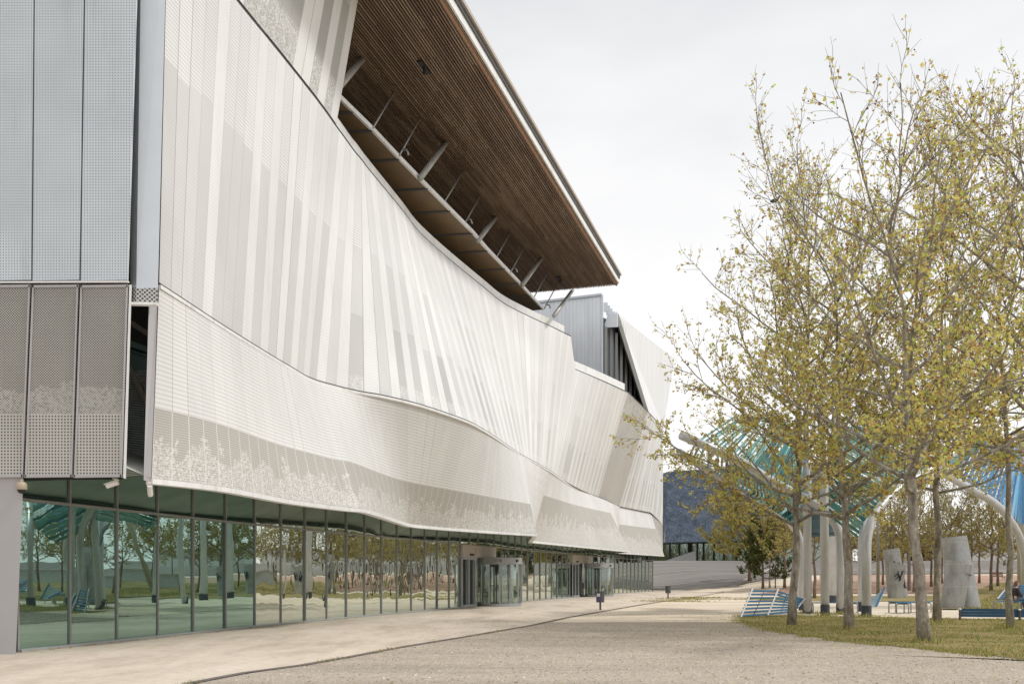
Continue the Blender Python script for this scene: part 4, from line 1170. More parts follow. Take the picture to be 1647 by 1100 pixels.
# bushy brown-yellow tree and evergreen at left back
tree('broadleaf_tree','broad yellow-brown bushy tree in front of the blue auditorium','tree',None,GP(1206,935),gen_tree(201,11.0,5.6,1.7,.2,nl=26,n2=11,n3=8,leaves=9,lsize=.24,balls=False,twigl=.9),(M['bark_far'],M['leaf_bushy']))
tree('evergreen_tree','small dark green evergreen with drooping branches beside the plaza','tree',None,GP(1227,946),gen_tree(202,6.6,2.6,1.0,.13,nl=24,n2=8,n3=6,leaves=7,lsize=.16,balls=False,upness=.25,twigl=.6),(M['bark_far'],M['leaf_ever']))
tree('young_tree','young thin tree with pale straight trunk near the evergreen','tree',None,GP(1238,945),gen_tree(203,7.6,1.8,4.6,.085,nl=10,n2=6,n3=5,leaves=4,lsize=.14,balls=False),(M['bark_pale'],M['leaf']))
tree('young_tree','thin sapling with brown trunk right of the pale young tree','tree',None,GP(1247,946),gen_tree(204,6.,1.6,3.2,.06,nl=9,n2=6,n3=5,leaves=4,lsize=.14,balls=False),(M['bark_far'],M['leaf']))
tree('young_tree','short stout-trunked tree left of the leaning plane tree, behind the tilted bench','tree',None,GP(1262,946),gen_tree(205,7.4,2.6,2.6,.14,nl=13,n2=7,n3=5,leaves=5,lsize=.16,balls=False),(M['bark_far'],M['leaf_far']))

# ------------------------------------------------------------------ grass blades
def inside(pt,poly):
    x,y=pt; c=False; j=len(poly)-1
    for i in range(len(poly)):
        if (poly[i][1]>y)!=(poly[j][1]>y) and x<(poly[j][0]-poly[i][0])*(y-poly[i][1])/(poly[j][1]-poly[i][1])+poly[i][0]: c=not c
        j=i
    return c
rg=random.Random(8)
poly=NG_A[:9]+[(20,12.5),(26,12)]+[(26,30.7),(22,32.)]+NG_B[:6][::-1]
mb=MB(); cnt=0
def blade(mb,x,y,z,h,w):
    a=rg.uniform(0,6.283); dx,dy=math.cos(a)*w,math.sin(a)*w; lx,ly=rg.uniform(-.5,.5)*h,rg.uniform(-.5,.5)*h
    q=len(mb.v); mb.v+=[(x-dx,y-dy,z),(x+dx,y+dy,z),(x+lx,y+ly,z+h)]; mb.face((q,q+1,q+2))
while cnt<46000:
    x=rg.uniform(7.2,24); y=rg.uniform(12.5,36.5)
    if not inside((x,y),poly): continue
    dn=mnoise.noise(Vector((x*.7,y*.7,0)))+.5*mnoise.noise(Vector((x*2.3,y*2.3,3)))
    if rg.random()>.18+1.2*max(0,dn+.2): continue
    blade(mb,x,y,.014,rg.uniform(.02,.065)*(1+.9*max(0,dn)),.011); cnt+=1
for k in range(9000):                                  # ragged tufts along the gravel edge
    i=rg.randrange(0,9); t=rg.random(); a,b=NG_A[i],NG_A[i+1]
    x=lerp(a[0],b[0],t)+rg.gauss(0,.18)-.02; y=lerp(a[1],b[1],t)+rg.gauss(0,.22)
    if mnoise.noise(Vector((x*1.5,y*1.5,9)))<-.05: continue
    blade(mb,x,y,.006,rg.uniform(.02,.08),.011)
tag(mb.build('grass',M['blades']),'sparse yellowing grass under the plane trees','grass',kind='stuff')
mb=MB()
for k in range(30000):
    y=42+52*rg.random(); x=rg.uniform(20+(y-42)*.57,26+(y-42)*.8)
    blade(mb,x,y,G(x,y)+.012,rg.uniform(.05,.14),.03)
for k in range(2500):
    cx_,cy_=rg.choice(((11.6,62.),(13.2,66.),(16.5,62.),(9.6,57.)))
    x=cx_+rg.gauss(0,1.1); y=cy_+rg.gauss(0,.6); blade(mb,x,y,G(x,y),rg.uniform(.03,.12),.03)
tag(mb.build('grass',M['blades']),'green lawn grass behind the near steel vents and lounger','grass',kind='stuff')
# weeds at pipe feet and along pavement edge; fallen leaves at the sill
mb=MB()
for px,py in ((1299,986),(1327,990),(1352,988),(1393,993),(1366,1014),(1487,1034),(1507,1003),(1545,978),(1626,1012)):
    c=GP(px,py)
    for k in range(130):
        x=c.x+rg.gauss(0,.28); y=c.y+rg.gauss(0,.2); blade(mb,x,y,0,rg.uniform(.06,.22),.014)
for (x0,y0),(x1,y1) in zip(EDGE[3:-1],EDGE[4:]):
    for k in range(16):
        t=rg.random(); 
        if mnoise.noise(Vector((lerp(x0,x1,t)*.9,lerp(y0,y1,t)*.9,4)))<.12: continue
        for q in range(8):
            blade(mb,lerp(x0,x1,t)+rg.gauss(.1,.07),lerp(y0,y1,t)+rg.gauss(0,.1),.01,rg.uniform(.02,.06),.01)
tag(mb.build('weeds',M['blades']),'small green weeds at pipe feet, trunks and pavement edge','weeds',kind='stuff')
mb=MB()
for k in range(500):
    y=rg.uniform(19.,60.); x=wall_at(y)+.1+abs(rg.gauss(0,.12)); s=rg.uniform(.015,.04); a=rg.uniform(0,6.28)
    mb.quad((x-s*math.cos(a),y-s*math.sin(a),.02),(x+s*math.sin(a),y-s*math.cos(a),.03),(x+s*math.cos(a),y+s*math.sin(a),.045),(x-s*math.sin(a),y+s*math.cos(a),.03))
for k in range(900):
    x=rg.uniform(5,22); y=rg.uniform(17,38); s=rg.uniform(.015,.045); a=rg.uniform(0,6.28)
    mb.quad((x-s*math.cos(a),y-s*math.sin(a),.03),(x+s*math.sin(a),y-s*math.cos(a),.04),(x+s*math.cos(a),y+s*math.sin(a),.05),(x-s*math.sin(a),y+s*math.cos(a),.035))
for px,py in ((1273,1006),(1366,1013),(1487,1033),(1507,1001),(1626,1011),(1299,987),(1352,987),(1393,991)):
    c=GP(px,py)
    for k in range(90):
        x=c.x+rg.gauss(0,.45); y=c.y+rg.gauss(0,.4); s=rg.uniform(.015,.04); a=rg.uniform(0,6.28)
        mb.quad((x-s*math.cos(a),y-s*math.sin(a),.03),(x+s*math.sin(a),y-s*math.cos(a),.05),(x+s*math.cos(a),y+s*math.sin(a),.06),(x-s*math.sin(a),y+s*math.cos(a),.035))
for k in range(1400):
    y=12+30*rg.random()**1.4; x=rg.uniform(-3,12)
    s=rg.uniform(.01,.028); a=rg.uniform(0,6.28)
    mb.quad((x-s*math.cos(a),y-s*math.sin(a),.014),(x+s*math.sin(a),y-s*math.cos(a),.02),(x+s*math.cos(a),y+s*math.sin(a),.03),(x-s*math.sin(a),y+s*math.cos(a),.018))
tag(mb.build('fallen_leaves',M['leaf_far']),'dry leaves scattered at the foot of the glazing and on the grass','fallen leaves',kind='stuff')

mb=MB()
for k in range(9000):
    y=11.5+18*rg.random()**1.5; lim=[e for e in EDGE if e[1]<=y]; xl=(lim[-1][0] if lim else -9)+.5
    x=rg.uniform(xl,9.5 if y>17 else 13); s=rg.uniform(.006,.02)*(1.6 if rg.random()<.05 else 1)
    q=len(mb.v)
    for o_ in ((1,0,0),(-.4,.9,0),(-.6,-.8,0),(.05,0,.8)): mb.v.append((x+o_[0]*s,y+o_[1]*s,.008+o_[2]*s))
    for f in ((0,1,3),(1,2,3),(2,0,3)): mb.face([q+i for i in f])
M['pebble']=leaf_material('pebble_mat',[(0,(.16,.14,.12)),(.5,(.42,.37,.31)),(1,(.72,.66,.58))],0.)
tag(mb.build('pebbles',M['pebble']),'loose pebbles strewn over the gravel ground','pebbles',kind='stuff')
# ------------------------------------------------------------------ pergolas
def arc(pts, r, n=8):                                   # polyline with rounded corners
    P=[Vector(p) for p in pts]; out=[P[0]]
    for i in range(1,len(P)-1):
        a=(P[i-1]-P[i]); b=(P[i+1]-P[i]); ra=min(r,a.length*.45,b.length*.45)
        s=P[i]+a.normalized()*ra; e=P[i]+b.normalized()*ra
        for k in range(n+1):
            t=k/n; out.append(s*(1-t)**2+P[i]*2*t*(1-t)+e*t*t)
    out.append(P[-1]); return out
pg=empty('pergola',GP(1327,989),'tall pergola of bent pale grey pipes carrying teal slatted canopies','pergola')
def pole(root,base_px,base_py,pts,rad,Y=None,r=1.6):
    g0=GP(base_px,base_py) if Y is None else Vector(((base_px-CX)/F*Y,Y,0))
    path=[g0+Vector((0,0,-.05))]+[PY(*p) for p in pts]
    mb=MB(); mb.tube(arc(path,r) if len(path)>2 else path,rad,16); o=part(mb,'pipe',M['pipe'],root,smooth_=True)
    mb=MB(); mb.tube([g0+Vector((0,0,-.02)),g0+Vector((0,0,.42))],rad+.012,16); f=mb.build('pipe_foot',M['pipe_foot'],None); f.parent=o
    return o
pole(pg,1299,987,[(1298,655,37.5)],.165)
pole(pg,1327,989.5,[(1324.5,610,37)],.165)
pole(pg,1352,987,[(1352,852,38),(1317,812,37.6),(1240,773,36.5),(1195,743,35.5),(1096,700,34)],.165)
pole(pg,1291,981,[(1289,862,42.3),(1255,820,41.5),(1170,775,40),(1092,727,38.5)],.165)
pole(pg,1283,976,[(1282,850,46),(1262,700,46)],.14)
pole(pg,1340,969,[(1340,700,54)],.24)
pole(pg,1393.6,991.5,[(1393.5,842,35.5),(1440,787,36.5),(1516,745,38),(1562,702,39)],.175)
pole(pg,1385.5,983,[(1385,840,40.8),(1420,760,42)],.15)
def slats(root,A,B,n,w,mat,gap=.0,th=.02,seed=0,jit=.0):
    """slats from edge A to edge B (lists of points), each a thin board"""
    def samp(C,t):
        s=t*(len(C)-1); i=min(int(s),len(C)-2); return C[i].lerp(C[i+1],s-i)
    rr=random.Random(seed); mb=MB()
    for k in range(n):
        t=(k+.5)/n; p=samp(A,t); q=samp(B,min(1,max(0,t+rr.uniform(-jit,jit))))
        t2=min(1,t+.02); d=(samp(A,t2)-samp(A,t-.02)); 
        up=(q-p).cross(d); 
        if up.length<1e-5: up=Vector((0,0,1))
        up.normalize(); up=(up+Vector((rr.uniform(-.25,.25),rr.uniform(-.25,.25),rr.uniform(-.25,.25)))).normalized()
        mb.bar(p,q,w*rr.uniform(.8,1.1),th,up=up)
    return part(mb,'slat_canopy',mat,root)
V=lambda *p:[PY(*q) for q in p]
slats(pg,V((1284,812,37.5),(1240,776,36.7),(1195,746,35.7),(1115,711,34.3)),V((1290,838,42),(1255,815,41.4),(1195,785,40.4),(1105,733,38.7)),34,.09,M['teal'],seed=1,jit=.02)
slats(pg,V((1296,800,37.4),(1240,770,36.7),(1195,742,35.7),(1120,708,34.5)),V((1300,722,39.5),(1285,690,40),(1250,672,40),(1185,668,39)),34,.085,M['teal'],seed=2,jit=.03)
slats(pg,V((1282,852,41),(1270,838,41),(1235,815,40.5),(1200,795,40)),V((1292,740,44),(1284,725,44),(1275,720,44),(1255,722,44)),26,.12,M['teal'],seed=7,jit=.03)
slats(pg,V((1378,866,37),(1390,838,36),(1410,812,36),(1440,788,36.5),(1500,752,38)),V((1330,828,38),(1330,795,38),(1329,757,38),(1328,720,38),(1327,680,38)),17,.17,M['teal'],seed=3,jit=.01)
slats(pg,V((1440,780,37.5),(1480,758,38),(1530,725,39)),V((1329,720,38.5),(1345,690,39),(1390,680,40)),16,.12,M['teal'],seed=4,jit=.02)
slats(pg,V((1293,860,38.2),(1294,842,38.4),(1293,815,38.8)),V((1341,858,39.2),(1341,843,39.4),(1338,822,39.8)),7,.34,M['teal_dark'],seed=5)
# blue canopy pergola
pg2=empty('pergola',GP(1647,975),'pergola at the right with bent pale pipes and blue slatted canopy','pergola')
pole(pg2,1648,975,[(1648,875,46),(1612,815,45),(1516,760,43),(1492,744,42.5)],.185)
pole(pg2,1642,966,[(1641,690,50)],.2)
pole(pg2,1700,985,[(1700,860,41),(1760,790,42)],.18)
slats(pg2,V((1644,845,45.7),(1612,815,45),(1565,788,44),(1512,757,43)),V((1643,760,48),(1640,715,48),(1600,700,47),(1548,705,46)),21,.19,M['blue'],seed=6)
slats(pg2,V((1644,845,45.7),(1680,800,46),(1740,780,46)),V((1641,750,49),(1690,700,49),(1750,690,48)),16,.2,M['blue'],seed=9)
slats(pg2,V((1512,757,43),(1530,748,43.4),(1550,740,43.8)),V((1560,715,45.6),(1575,707,46),(1590,702,46.4)),12,.16,M['teal'],seed=10)
# lamp poles
for px,py,t_,lab in ((1412,958,700,'slim grey lamp post right of the bent pergola pipe'),(1462,950,700,'slim pale lamp post behind the graffitied vents')):
    g0=GP(px,py); r=empty('lamp_post',g0,lab,'lamp post'); h=PY(px,t_,g0.y).z-g0.z
    mb=MB(); mb.tube([(0,0,0),(0,0,h)],[.14,.09],12); mb.build('post',M['galv'],r,smooth_=True)
    mb=MB(); mb.tube([(0,0,h),(0,0,h+.1),(0,0,h+.35)],[.1,.2,.16],12); mb.build('lamp_head',M['white_metal'],r,smooth_=True)

# ------------------------------------------------------------------ benches
def slat_object(name,label,cat,rails,n,mat,railmat,w=.085,ov=.05,base=None,group='blue slatted benches',th=.025,hang=0):
    """rails: list of (bottom, top) points; n slats run through all rails"""
    b=base if base is not None else Vector((rails[0][0].x,rails[0][0].y,0))
    r=empty(name,b,label,cat,group)
    for k in range(n):
        t=(k+.5)/n; pts=[a.lerp(c,t) for a,c in rails]
        if ov: pts[0]=pts[0]+(pts[0]-pts[1]).normalized()*ov; pts[-1]=pts[-1]+(pts[-1]-pts[-2]).normalized()*ov
        mb=MB()
        for p,q,(a,c) in zip(pts[:-1],pts[1:],rails): mb.bar(p,q,th,w,up=(c-a))
        part(mb,'slat',mat,r)
    for a,c in rails:
        mb=MB(); nrm=(rails[1][0]-rails[0][0]).cross(c-a).normalized()*(.045)
        mb.bar(a+nrm,c+nrm,.06,.05,up=nrm); part(mb,'support',railmat,r)
    return r
Yb=34.7
r=slat_object('slatted_lounger','tilted blue slatted lounger back seen from behind, left of the leaning plane tree','lounger',
   [(PY(1191,993,34.6),PY(1210,947,35.4)),(PY(1234,990,34.8),PY(1251,948,35.5)),(PY(1270,985,35.4),PY(1277,957,35.9)),(PY(1283,977,36.),PY(1294,963.5,36.3))],8,M['bench_blue'],M['galv'],w=.07)
mb=MB(); mb.bar(PY(1190,993.5,34.6),PY(1226,994.5,34.4),.06,.05); part(mb,'foot',M['galv'],r)
mb=MB(); mb.bar(PY(1212,989,34.7),PY(1229,951,35.5),.02,.02); mb.bar(PY(1256,985,35.2),PY(1266,954,35.8),.02,.02); part(mb,'wire',M['black'],r)
def low_bench(label,a,b,depth,zs=.45,mat=None,n=4):
    a=Vector(a); b=Vector(b); d=(b-a).normalized(); nn=Vector((-d.y,d.x,0))
    r=empty('slatted_bench',(a.x,a.y,G(a.x,a.y)),label,'bench','blue slatted benches'); z0=G(a.x,a.y)
    for k in range(n):
        o_=nn*(depth*(k+.5)/n); mb=MB(); mb.bar(a+o_+Vector((0,0,zs)),b+o_+Vector((0,0,zs)),depth/n*.75,.035); part(mb,'slat',mat or M['bench_blue'],r)
    for t in (.06,.94):
        p=a.lerp(b,t); mb=MB()
        mb.tube(arc([p+Vector((0,0,0)),p+Vector((0,0,zs-.05)),p+nn*depth+Vector((0,0,zs-.05)),p+nn*depth],.08,4),.028,8); part(mb,'leg',M['galv'],r,smooth_=True)
    return r
g=lambda px,py:GP(px,py)
low_bench('low blue bench behind the pergola pipe feet',g(1303,987),g(1384,986),.5)
low_bench('low blue bench right of the fan-shaped slats, left one of a pair',g(1428,985),g(1456,986),.5)
low_bench('low blue bench right one of the pair, behind the thickest trunk',g(1459,987),g(1500,984),.5)
slat_object('fan_lounger','pale blue fan of slats on an upright lounger back beside the right pergola pipe','lounger',
   [(PY(1399,975,37.),PY(1401,962,38.)),(PY(1410,976,36.6),PY(1424,946,37.6))],7,M['bench_pale'],M['bench_blue'],w=.12,ov=.02)
# long dark bench at right
r=slat_object('slatted_bench','long low dark blue bench back with round-topped posts at the right','bench',
   [(PY(1545,991.5,32.7),PY(1545,978,32.7)),(PY(1640,992.5,32.2),PY(1640,979,32.2)),(PY(1735,993,31.8),PY(1735,979,31.8))],3,M['bench_dark'],M['bench_dark'],w=.095,ov=.02,base=g(1545,997))
for px,Y_ in ((1544,32.55),(1640,32.05),(1735,31.6)):
    x=(px-CX)/F*Y_; mb=MB(); mb.tube([(x,Y_,0),(x,Y_,.37)],.04,10,mi=0); mb.tube([(x,Y_,.37),(x,Y_,.40),(x,Y_,.43)],[.05,.055,.02],10,mi=1); part(mb,'post',[M['dark_metal'],M['label_white']],r)
# lounger with the person
LY=40.6
r=slat_object('slatted_lounger','bright blue slatted lounger with a person sitting on it at the right edge','lounger',
   [(PY(1604,964,LY),PY(1624,940,LY+.9)),(PY(1650,965,LY),PY(1662,939,LY+.9)),(PY(1700,966,LY),PY(1706,939,LY+.9))],7,M['bench_blue'],M['galv'],w=.11,ov=.05,base=g(1600,983))
sx=(1600-CX)/F*LY
for k in range(4):
    mb=MB(); yy=LY-.08-k*.15; mb.bar((sx,yy,.46),(sx+2.8,yy,.46),.11,.03); part(mb,'seat_slat',M['bench_blue'],r)
for xx in (sx-.02,sx+1.2,sx+2.6):
    mb=MB(); mb.tube(arc([Vector((xx,LY-.7,0)),Vector((xx,LY-.7,.43)),Vector((xx,LY+.1,.43)),Vector((xx,LY+.1,0))],.2,5),.03,8); part(mb,'leg',M['galv'],r,smooth_=True)
# handrail in front of it
hp=g(1638,981); r=empty('handrail',hp,'pale metal handrail post in front of the seated person','handrail')
h=PY(1638,948,hp.y).z
mb=MB(); mb.tube([hp,hp+Vector((0,0,h))],.035,10); mb.tube([hp+Vector((1.8,0,0)),hp+Vector((1.8,0,h))],.035,10); part(mb,'post',M['galv'],r)
mb=MB(); mb.tube([hp+Vector((0,0,h-.02)),hp+Vector((.25,0,h-.16)),hp+Vector((.5,0,h-.24)),hp+Vector((1.1,0,h-.26)),hp+Vector((1.8,0,h-.02))],.025,8); part(mb,'rail',M['galv'],r,smooth_=True)
# distant brown bench
g0=g(1598,934); r=empty('park_bench',g0,'distant brown wooden bench on the far side of the lawn','bench')
for k in range(3):
    mb=MB(); mb.bar((-.3,.2+.03*k,.55+k*.16),(1.1,.2+.03*k,.55+k*.16),.03,.12); mb.build('slat',M['brick_bench'],r)
mb=MB(); mb.box(-.3,1.1,-.3,.15,.42,.47); mb.build('seat',M['brick_bench'],r)
for x in (-.2,1.0):
    mb=MB(); mb.bar((x,.2,0),(x,.25,.95),.05,.05); mb.bar((x,-.25,0),(x,-.25,.45),.05,.05); mb.bar((x,-.25,.4),(x,.2,.4),.05,.05); mb.build('leg',M['galv'],r)

# ------------------------------------------------------------------ steel vents (leaning truncated cones)
def vent(label,base,rb,rt,top,cut,n=48,graf=False,flip=1):
    """open cone from base circle to a slanted top ellipse"""
    r=empty('steel_vent',base,label,'vent','leaning perforated steel vents')
    mb=MB(); rows=10
    for j in range(rows+1):
        t=j/rows
        for k in range(n):
            a=2*math.pi*k/n; rr_=lerp(rb,rt,t); x=math.cos(a)*rr_+top[0]*t; y=math.sin(a)*rr_*.8+top[1]*t; z=top[2]*t+cut*math.cos(a)*t**3
            mb.v.append((x,y,z))
    for j in range(rows):
        for k in range(n): k2=(k+1)%n; mb.face((j*n+k,j*n+k2,(j+1)*n+k2,(j+1)*n+k))
    o=mb.build('shell',M['cone'],r,smooth_=True)
    md=o.modifiers.new('Solidify','SOLIDIFY'); md.thickness=.04
    md=o.modifiers.new('Split','EDGE_SPLIT'); md.split_angle=R(50)
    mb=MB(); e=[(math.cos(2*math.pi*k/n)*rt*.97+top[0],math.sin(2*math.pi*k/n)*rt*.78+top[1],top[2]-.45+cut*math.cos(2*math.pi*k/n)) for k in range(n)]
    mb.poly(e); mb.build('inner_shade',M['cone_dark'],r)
    if graf:
        # strokes sprayed on the outer surface
        def surf(u,z):                                  # u: angle, z height
            t=z/top[2]; rr_=lerp(rb,rt,t)+.05
            return (math.cos(u)*rr_+top[0]*t, math.sin(u)*rr_*.8+top[1]*t, z)
        mb=MB()
        strokes=graf
        for st in strokes: mb.tube([surf(u,z) for u,z in st],.035,5)
        mb.build('graffiti',M['ink'],r)
    return r
# letter-like strokes: p e s / a n k e
def S_(pts,u0,z0,su=.2,sz=.3): return [(u0+a*su,z0+b*sz) for a,b in pts]
word=[]
u=-1.9
for ch in ([(0,0),(.1,1.1),(.8,1.3),(.9,.8),(.1,.6)],[(.9,.1),(.1,.2),(.2,.9),(.8,.9),(.1,.5)],[(.9,1),(.2,.9),(.7,.4),(.1,0)]):
    word.append(S_(ch,u,2.15,.22,.36)); u+=.3
word2=[]; u=-2.1; z=1.35
for ch in ([(0,0),(.5,1.4),(1,0),(.8,.5),(.1,.5)],[(0,0),(.1,1.2),(.9,0),(1,1.3)],[(0,-.2),(.1,1.2),(.05,.5),(.9,1.2),(.1,.5),(1,-.3)],[(.9,1),(.1,.9),(.1,.5),(.8,.5),(.1,.4),(.2,-.1),(1,0)]):
    word2.append(S_(ch,u,z,.3,.55)); u+=.38; z-=.2
gA=g(1566,979); gB=g(1531,979.5)
s=lambda px,Y:px/F*Y
Yv=gA.y
vent('tall steel vent leaning left behind the short one, nearer pair',gA+Vector((-.12,.7,0)),s(26.5,Yv),s(19.5,Yv),(s(-16,Yv),0,s(117,Yv)),.07)
vent('short wide steel vent in front, nearer pair',gB,s(17.5,Yv),s(20,Yv),(s(11,Yv),0,s(74,Yv)),-.15)
gC=g(1458,961); gD=g(1439,962); Yc=gC.y
vent('tall dark steel vent behind, farther pair with graffiti',gC+Vector((-.15,1.1,0)),s(16,Yc),s(12.5,Yc),(s(-11,Yc),0,s(79,Yc)),.08,graf=[S_(c,.0,0,1,1) for c in word+word2])
vent('short steel vent with graffiti, farther pair',gD,s(10.5,Yc),s(12.5,Yc),(s(5,Yc),0,s(54,Yc)),-.13,graf=[[( -2.2,1.5),(-1.9,1.7),(-1.5,1.45),(-1.2,1.75)],[(-2.0,1.3),(-1.6,1.6),(-1.3,1.3)],[(-1.8,1.9),(-1.5,1.2),(-1.2,1.9)]])

# ------------------------------------------------------------------ seated person
def skin_mesh(name,verts,edges,mat,parent,sub=2,root=0):
    me=bpy.data.meshes.new(name); me.from_pydata([v[:3] for v in verts],edges,[]); me.materials.append(mat)
    o=bpy.data.objects.new(name,me); COL.objects.link(o); o.parent=parent
    md=o.modifiers.new('Skin','SKIN'); 
    lay=me.skin_vertices[0] if len(me.skin_vertices) else None
    if lay:
        for i,v in enumerate(verts):
            rr_=v[3]; lay.data[i].radius=(rr_,v[4] if len(v)>4 else rr_)
        lay.data[root].use_root=True
    md.use_smooth_shade=True
    o.modifiers.new('Sub','SUBSURF').levels=sub; o.modifiers['Sub'].render_levels=sub
    return o
per=empty('person',(PY(1631,968,LY-.25).x,LY-.25,.47),'person in dark brown coat and jeans sitting hunched on the blue lounger','person')
# body faces right (+x) and slightly to the camera
bv=[(0,0,.10,.13,.14),(0.02,0,.30,.12,.15),(.05,0,.48,.11,.17),(.09,0,.60,.055),(.13,0,.66,.07),(.15,0,.74,.095,.085),(.15,0,.80,.07),
    (.02,-.10,.08,.085),(.42,-.13,.10,.07),(.50,-.13,-.05,.06),(.52,-.13,-.36,.045),(.66,-.13,-.40,.035),
    (.02,.10,.08,.085),(.42,.13,.10,.07),(.50,.13,-.05,.06),(.52,.13,-.36,.045),(.66,.13,-.40,.035),
    (.05,-.19,.50,.055),(.12,-.24,.27,.045),(.34,-.10,.21,.032),(.40,-.06,.20,.026),
    (.05,.19,.50,.055),(.12,.24,.27,.045),(.34,.10,.22,.032),(.40,.06,.21,.026)]
be=[(0,1),(1,2),(2,3),(3,4),(4,5),(5,6),(0,7),(7,8),(8,9),(9,10),(10,11),(0,12),(12,13),(13,14),(14,15),(15,16),(2,17),(17,18),(18,19),(19,20),(2,21),(21,22),(22,23),(23,24)]
for sgn,bi in ((-1,20),(1,24)):
    for f in range(5):
        b=len(bv); oy=(-.02+.011*f)*1. if f<4 else -.03
        L_=(.035,.042,.045,.036,.02)[f]
        x0,y0,z0=bv[bi][0],bv[bi][1],bv[bi][2]
        bv.append((x0+.03,y0+oy,z0,.009)); bv.append((x0+.03+L_,y0+oy-sgn*.01,z0-.012,.008)); bv.append((x0+.03+L_*1.5,y0+oy-sgn*.02,z0-.035,.007))
        be+= [(bi,b),(b,b+1),(b+1,b+2)]
skin_mesh('body',bv,be,M['skin'],per)
cv=[(0,0,.06,.17,.19),(0.02,0,.30,.15,.18),(.05,0,.47,.14,.19),(.08,0,.56,.09),(.05,-.20,.50,.075),(.12,-.25,.27,.065),(.31,-.11,.215,.05),(.05,.20,.50,.075),(.12,.25,.27,.065),(.31,.11,.225,.05)]
skin_mesh('coat',cv,[(0,1),(1,2),(2,3),(2,4),(4,5),(5,6),(2,7),(7,8),(8,9)],M['coat'],per)
jv=[(0,0,.06,.14,.16),(.10,-.10,.09,.10),(.42,-.13,.10,.085),(.50,-.13,-.05,.075),(.52,-.13,-.32,.065),(.10,.10,.09,.10),(.42,.13,.10,.085),(.50,.13,-.05,.075),(.52,.13,-.32,.065)]
skin_mesh('jeans',jv,[(0,1),(1,2),(2,3),(3,4),(0,5),(5,6),(6,7),(7,8)],M['jeans'],per)
skin_mesh('shoe',[(.50,-.13,-.40,.045),(.66,-.13,-.42,.035)],[(0,1)],M['black'],per); skin_mesh('shoe',[(.50,.13,-.40,.045),(.66,.13,-.42,.035)],[(0,1)],M['black'],per)
skin_mesh('hair',[(.06,0,.62,.07),(.08,0,.74,.105),(.12,0,.82,.085,.095),(.18,0,.84,.05,.07)],[(0,1),(1,2),(2,3)],M['hair'],per)
mb=MB()
mb.tube([(.235,-.035,.755),(.25,-.035,.755)],.012,8); mb.tube([(.235,.035,.755),(.25,.035,.755)],.012,8); mb.build('eyes',M['black'],per)
mb=MB(); mb.tube([(.235,0,.755),(.268,0,.72),(.24,0,.715)],[.010,.017,.010],8); mb.build('nose',M['skin'],per)
mb=MB(); mb.tube([(.232,-.025,.692),(.243,0,.690),(.232,.025,.692)],.008,6); mb.build('mouth',M['hair'],per)

# small pigeon perched in the left crown
bp=PY(1247,323,28.5); r=empty('pigeon',bp,'small grey pigeon perched on a twig at the upper left of the crowns','bird')
skin_mesh('body',[(-.16,0,-.03,.02,.04),(-.06,0,0,.055),(.05,0,.03,.065),(.10,0,.09,.035),(.12,0,.13,.035),(.17,0,.125,.008)],[(0,1),(1,2),(2,3),(3,4),(4,5)],M['far_dark'],r)
# twig under the bird so that it rests on something
mb=MB(); mb.tube([(-.5,0,-.2),(0,0,-.045),(.5,0,.02)],[.012,.009,.005],5); mb.tube([(.0,-.02,-.05),(.0,-.02,0)],.006,5); mb.build('perch_twig',M['bark'],r)

# ------------------------------------------------------------------ light, sky, camera
SUN_EL=R(50); SUN_AZ=R(100)                            # azimuth from +Y towards +X
sd=Vector((math.sin(SUN_AZ)*math.cos(SUN_EL),math.cos(SUN_AZ)*math.cos(SUN_EL),math.sin(SUN_EL)))
ld=bpy.data.lights.new('sun','SUN'); ld.energy=2.2; ld.angle=R(7); ld.color=(1.,.985,.955)
lo=bpy.data.objects.new('sun',ld); COL.objects.link(lo); lo.rotation_euler=sd.to_track_quat('Z','Y').to_euler(); lo.location=(40,-20,60)
W=bpy.data.worlds.new('World'); S.world=W; W.use_nodes=True; nt=W.node_tree; nt.nodes.clear()
out=nt.nodes.new('ShaderNodeOutputWorld'); bg=nt.nodes.new('ShaderNodeBackground'); bg.inputs[1].default_value=.1
sky=nt.nodes.new('ShaderNodeTexSky'); sky.sky_type='NISHITA'; sky.sun_disc=False; sky.sun_elevation=SUN_EL; sky.sun_rotation=SUN_AZ
tc=nt.nodes.new('ShaderNodeTexCoord'); mp=nt.nodes.new('ShaderNodeMapping'); mp.inputs['Scale'].default_value=(1.,1.,2.6); nt.links.new(tc.outputs['Generated'],mp.inputs[0])
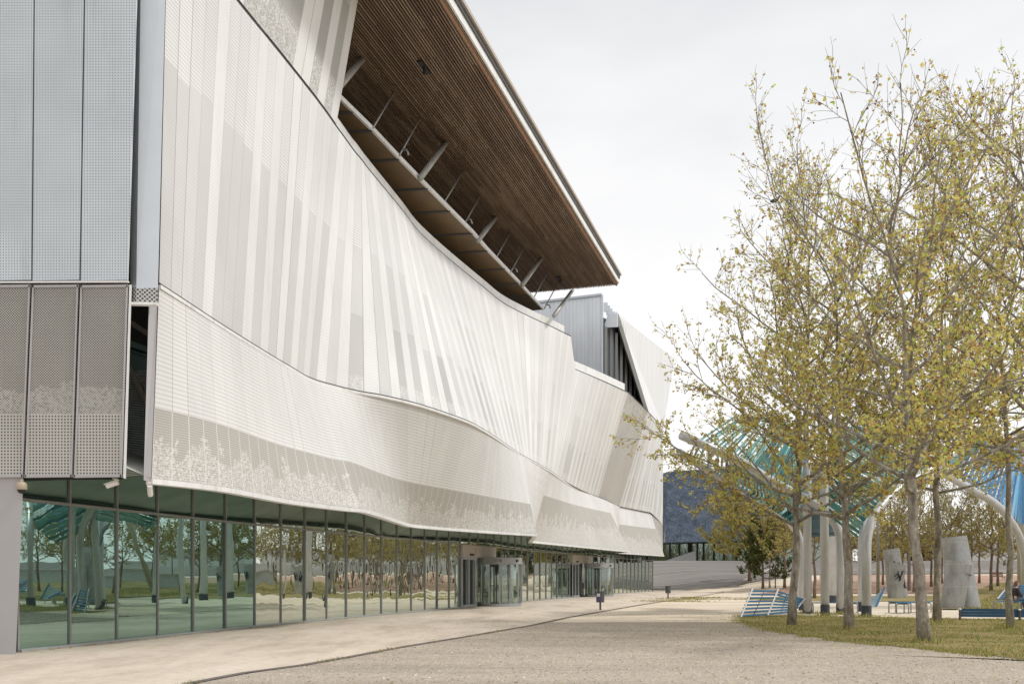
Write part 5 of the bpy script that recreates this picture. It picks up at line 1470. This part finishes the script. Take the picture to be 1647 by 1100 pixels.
ns=nt.nodes.new('ShaderNodeTexNoise'); ns.inputs['Scale'].default_value=1.7; ns.inputs['Detail'].default_value=5; ns.inputs['Roughness'].default_value=.5; nt.links.new(mp.outputs[0],ns.inputs[0])
sx_=nt.nodes.new('ShaderNodeSeparateXYZ'); nt.links.new(tc.outputs['Generated'],sx_.inputs[0])
el=nt.nodes.new('ShaderNodeMapRange'); nt.links.new(sx_.outputs[2],el.inputs[0]); el.inputs[1].default_value=.05; el.inputs[2].default_value=.6; el.inputs[3].default_value=.30; el.inputs[4].default_value=-.18
ad=nt.nodes.new('ShaderNodeMath'); ad.operation='ADD'; nt.links.new(ns.outputs[0],ad.inputs[0]); nt.links.new(el.outputs[0],ad.inputs[1])
cr=nt.nodes.new('ShaderNodeValToRGB'); nt.links.new(ad.outputs[0],cr.inputs[0])
cr.color_ramp.elements[0].position=.22; cr.color_ramp.elements[0].color=(.66,.67,.685,1)
cr.color_ramp.elements[1].position=.78; cr.color_ramp.elements[1].color=(1.03,1.015,1.,1)
e=cr.color_ramp.elements.new(.48); e.color=(.865,.865,.87,1)
sc=nt.nodes.new('ShaderNodeVectorMath'); sc.operation='SCALE'; nt.links.new(cr.outputs[0],sc.inputs[0]); sc.inputs[3].default_value=11.3
mx_=nt.nodes.new('ShaderNodeMix'); mx_.data_type='RGBA'; mx_.inputs[0].default_value=.93; nt.links.new(sky.outputs[0],mx_.inputs[6]); nt.links.new(sc.outputs[0],mx_.inputs[7])
nt.links.new(mx_.outputs[2],bg.inputs[0]); nt.links.new(bg.outputs[0],out.inputs[0])
cam=bpy.data.cameras.new('camera'); co=bpy.data.objects.new('camera',cam); COL.objects.link(co); S.camera=co
co.location=(0,0,EYE); co.rotation_euler=(math.pi/2,0,0)
cam.sensor_width=36; cam.lens=F/1647*36; cam.shift_y=(HY-550)/1647.; cam.clip_end=3000; cam.clip_start=.1
S.view_settings.view_transform='Standard'; S.view_settings.look='None'; S.view_settings.exposure=0; S.view_settings.gamma=1
S.render.engine='CYCLES'; S.cycles.max_bounces=8; S.cycles.transparent_max_bounces=16; S.cycles.diffuse_bounces=3; S.cycles.glossy_bounces=4
S.cycles.use_denoising=True
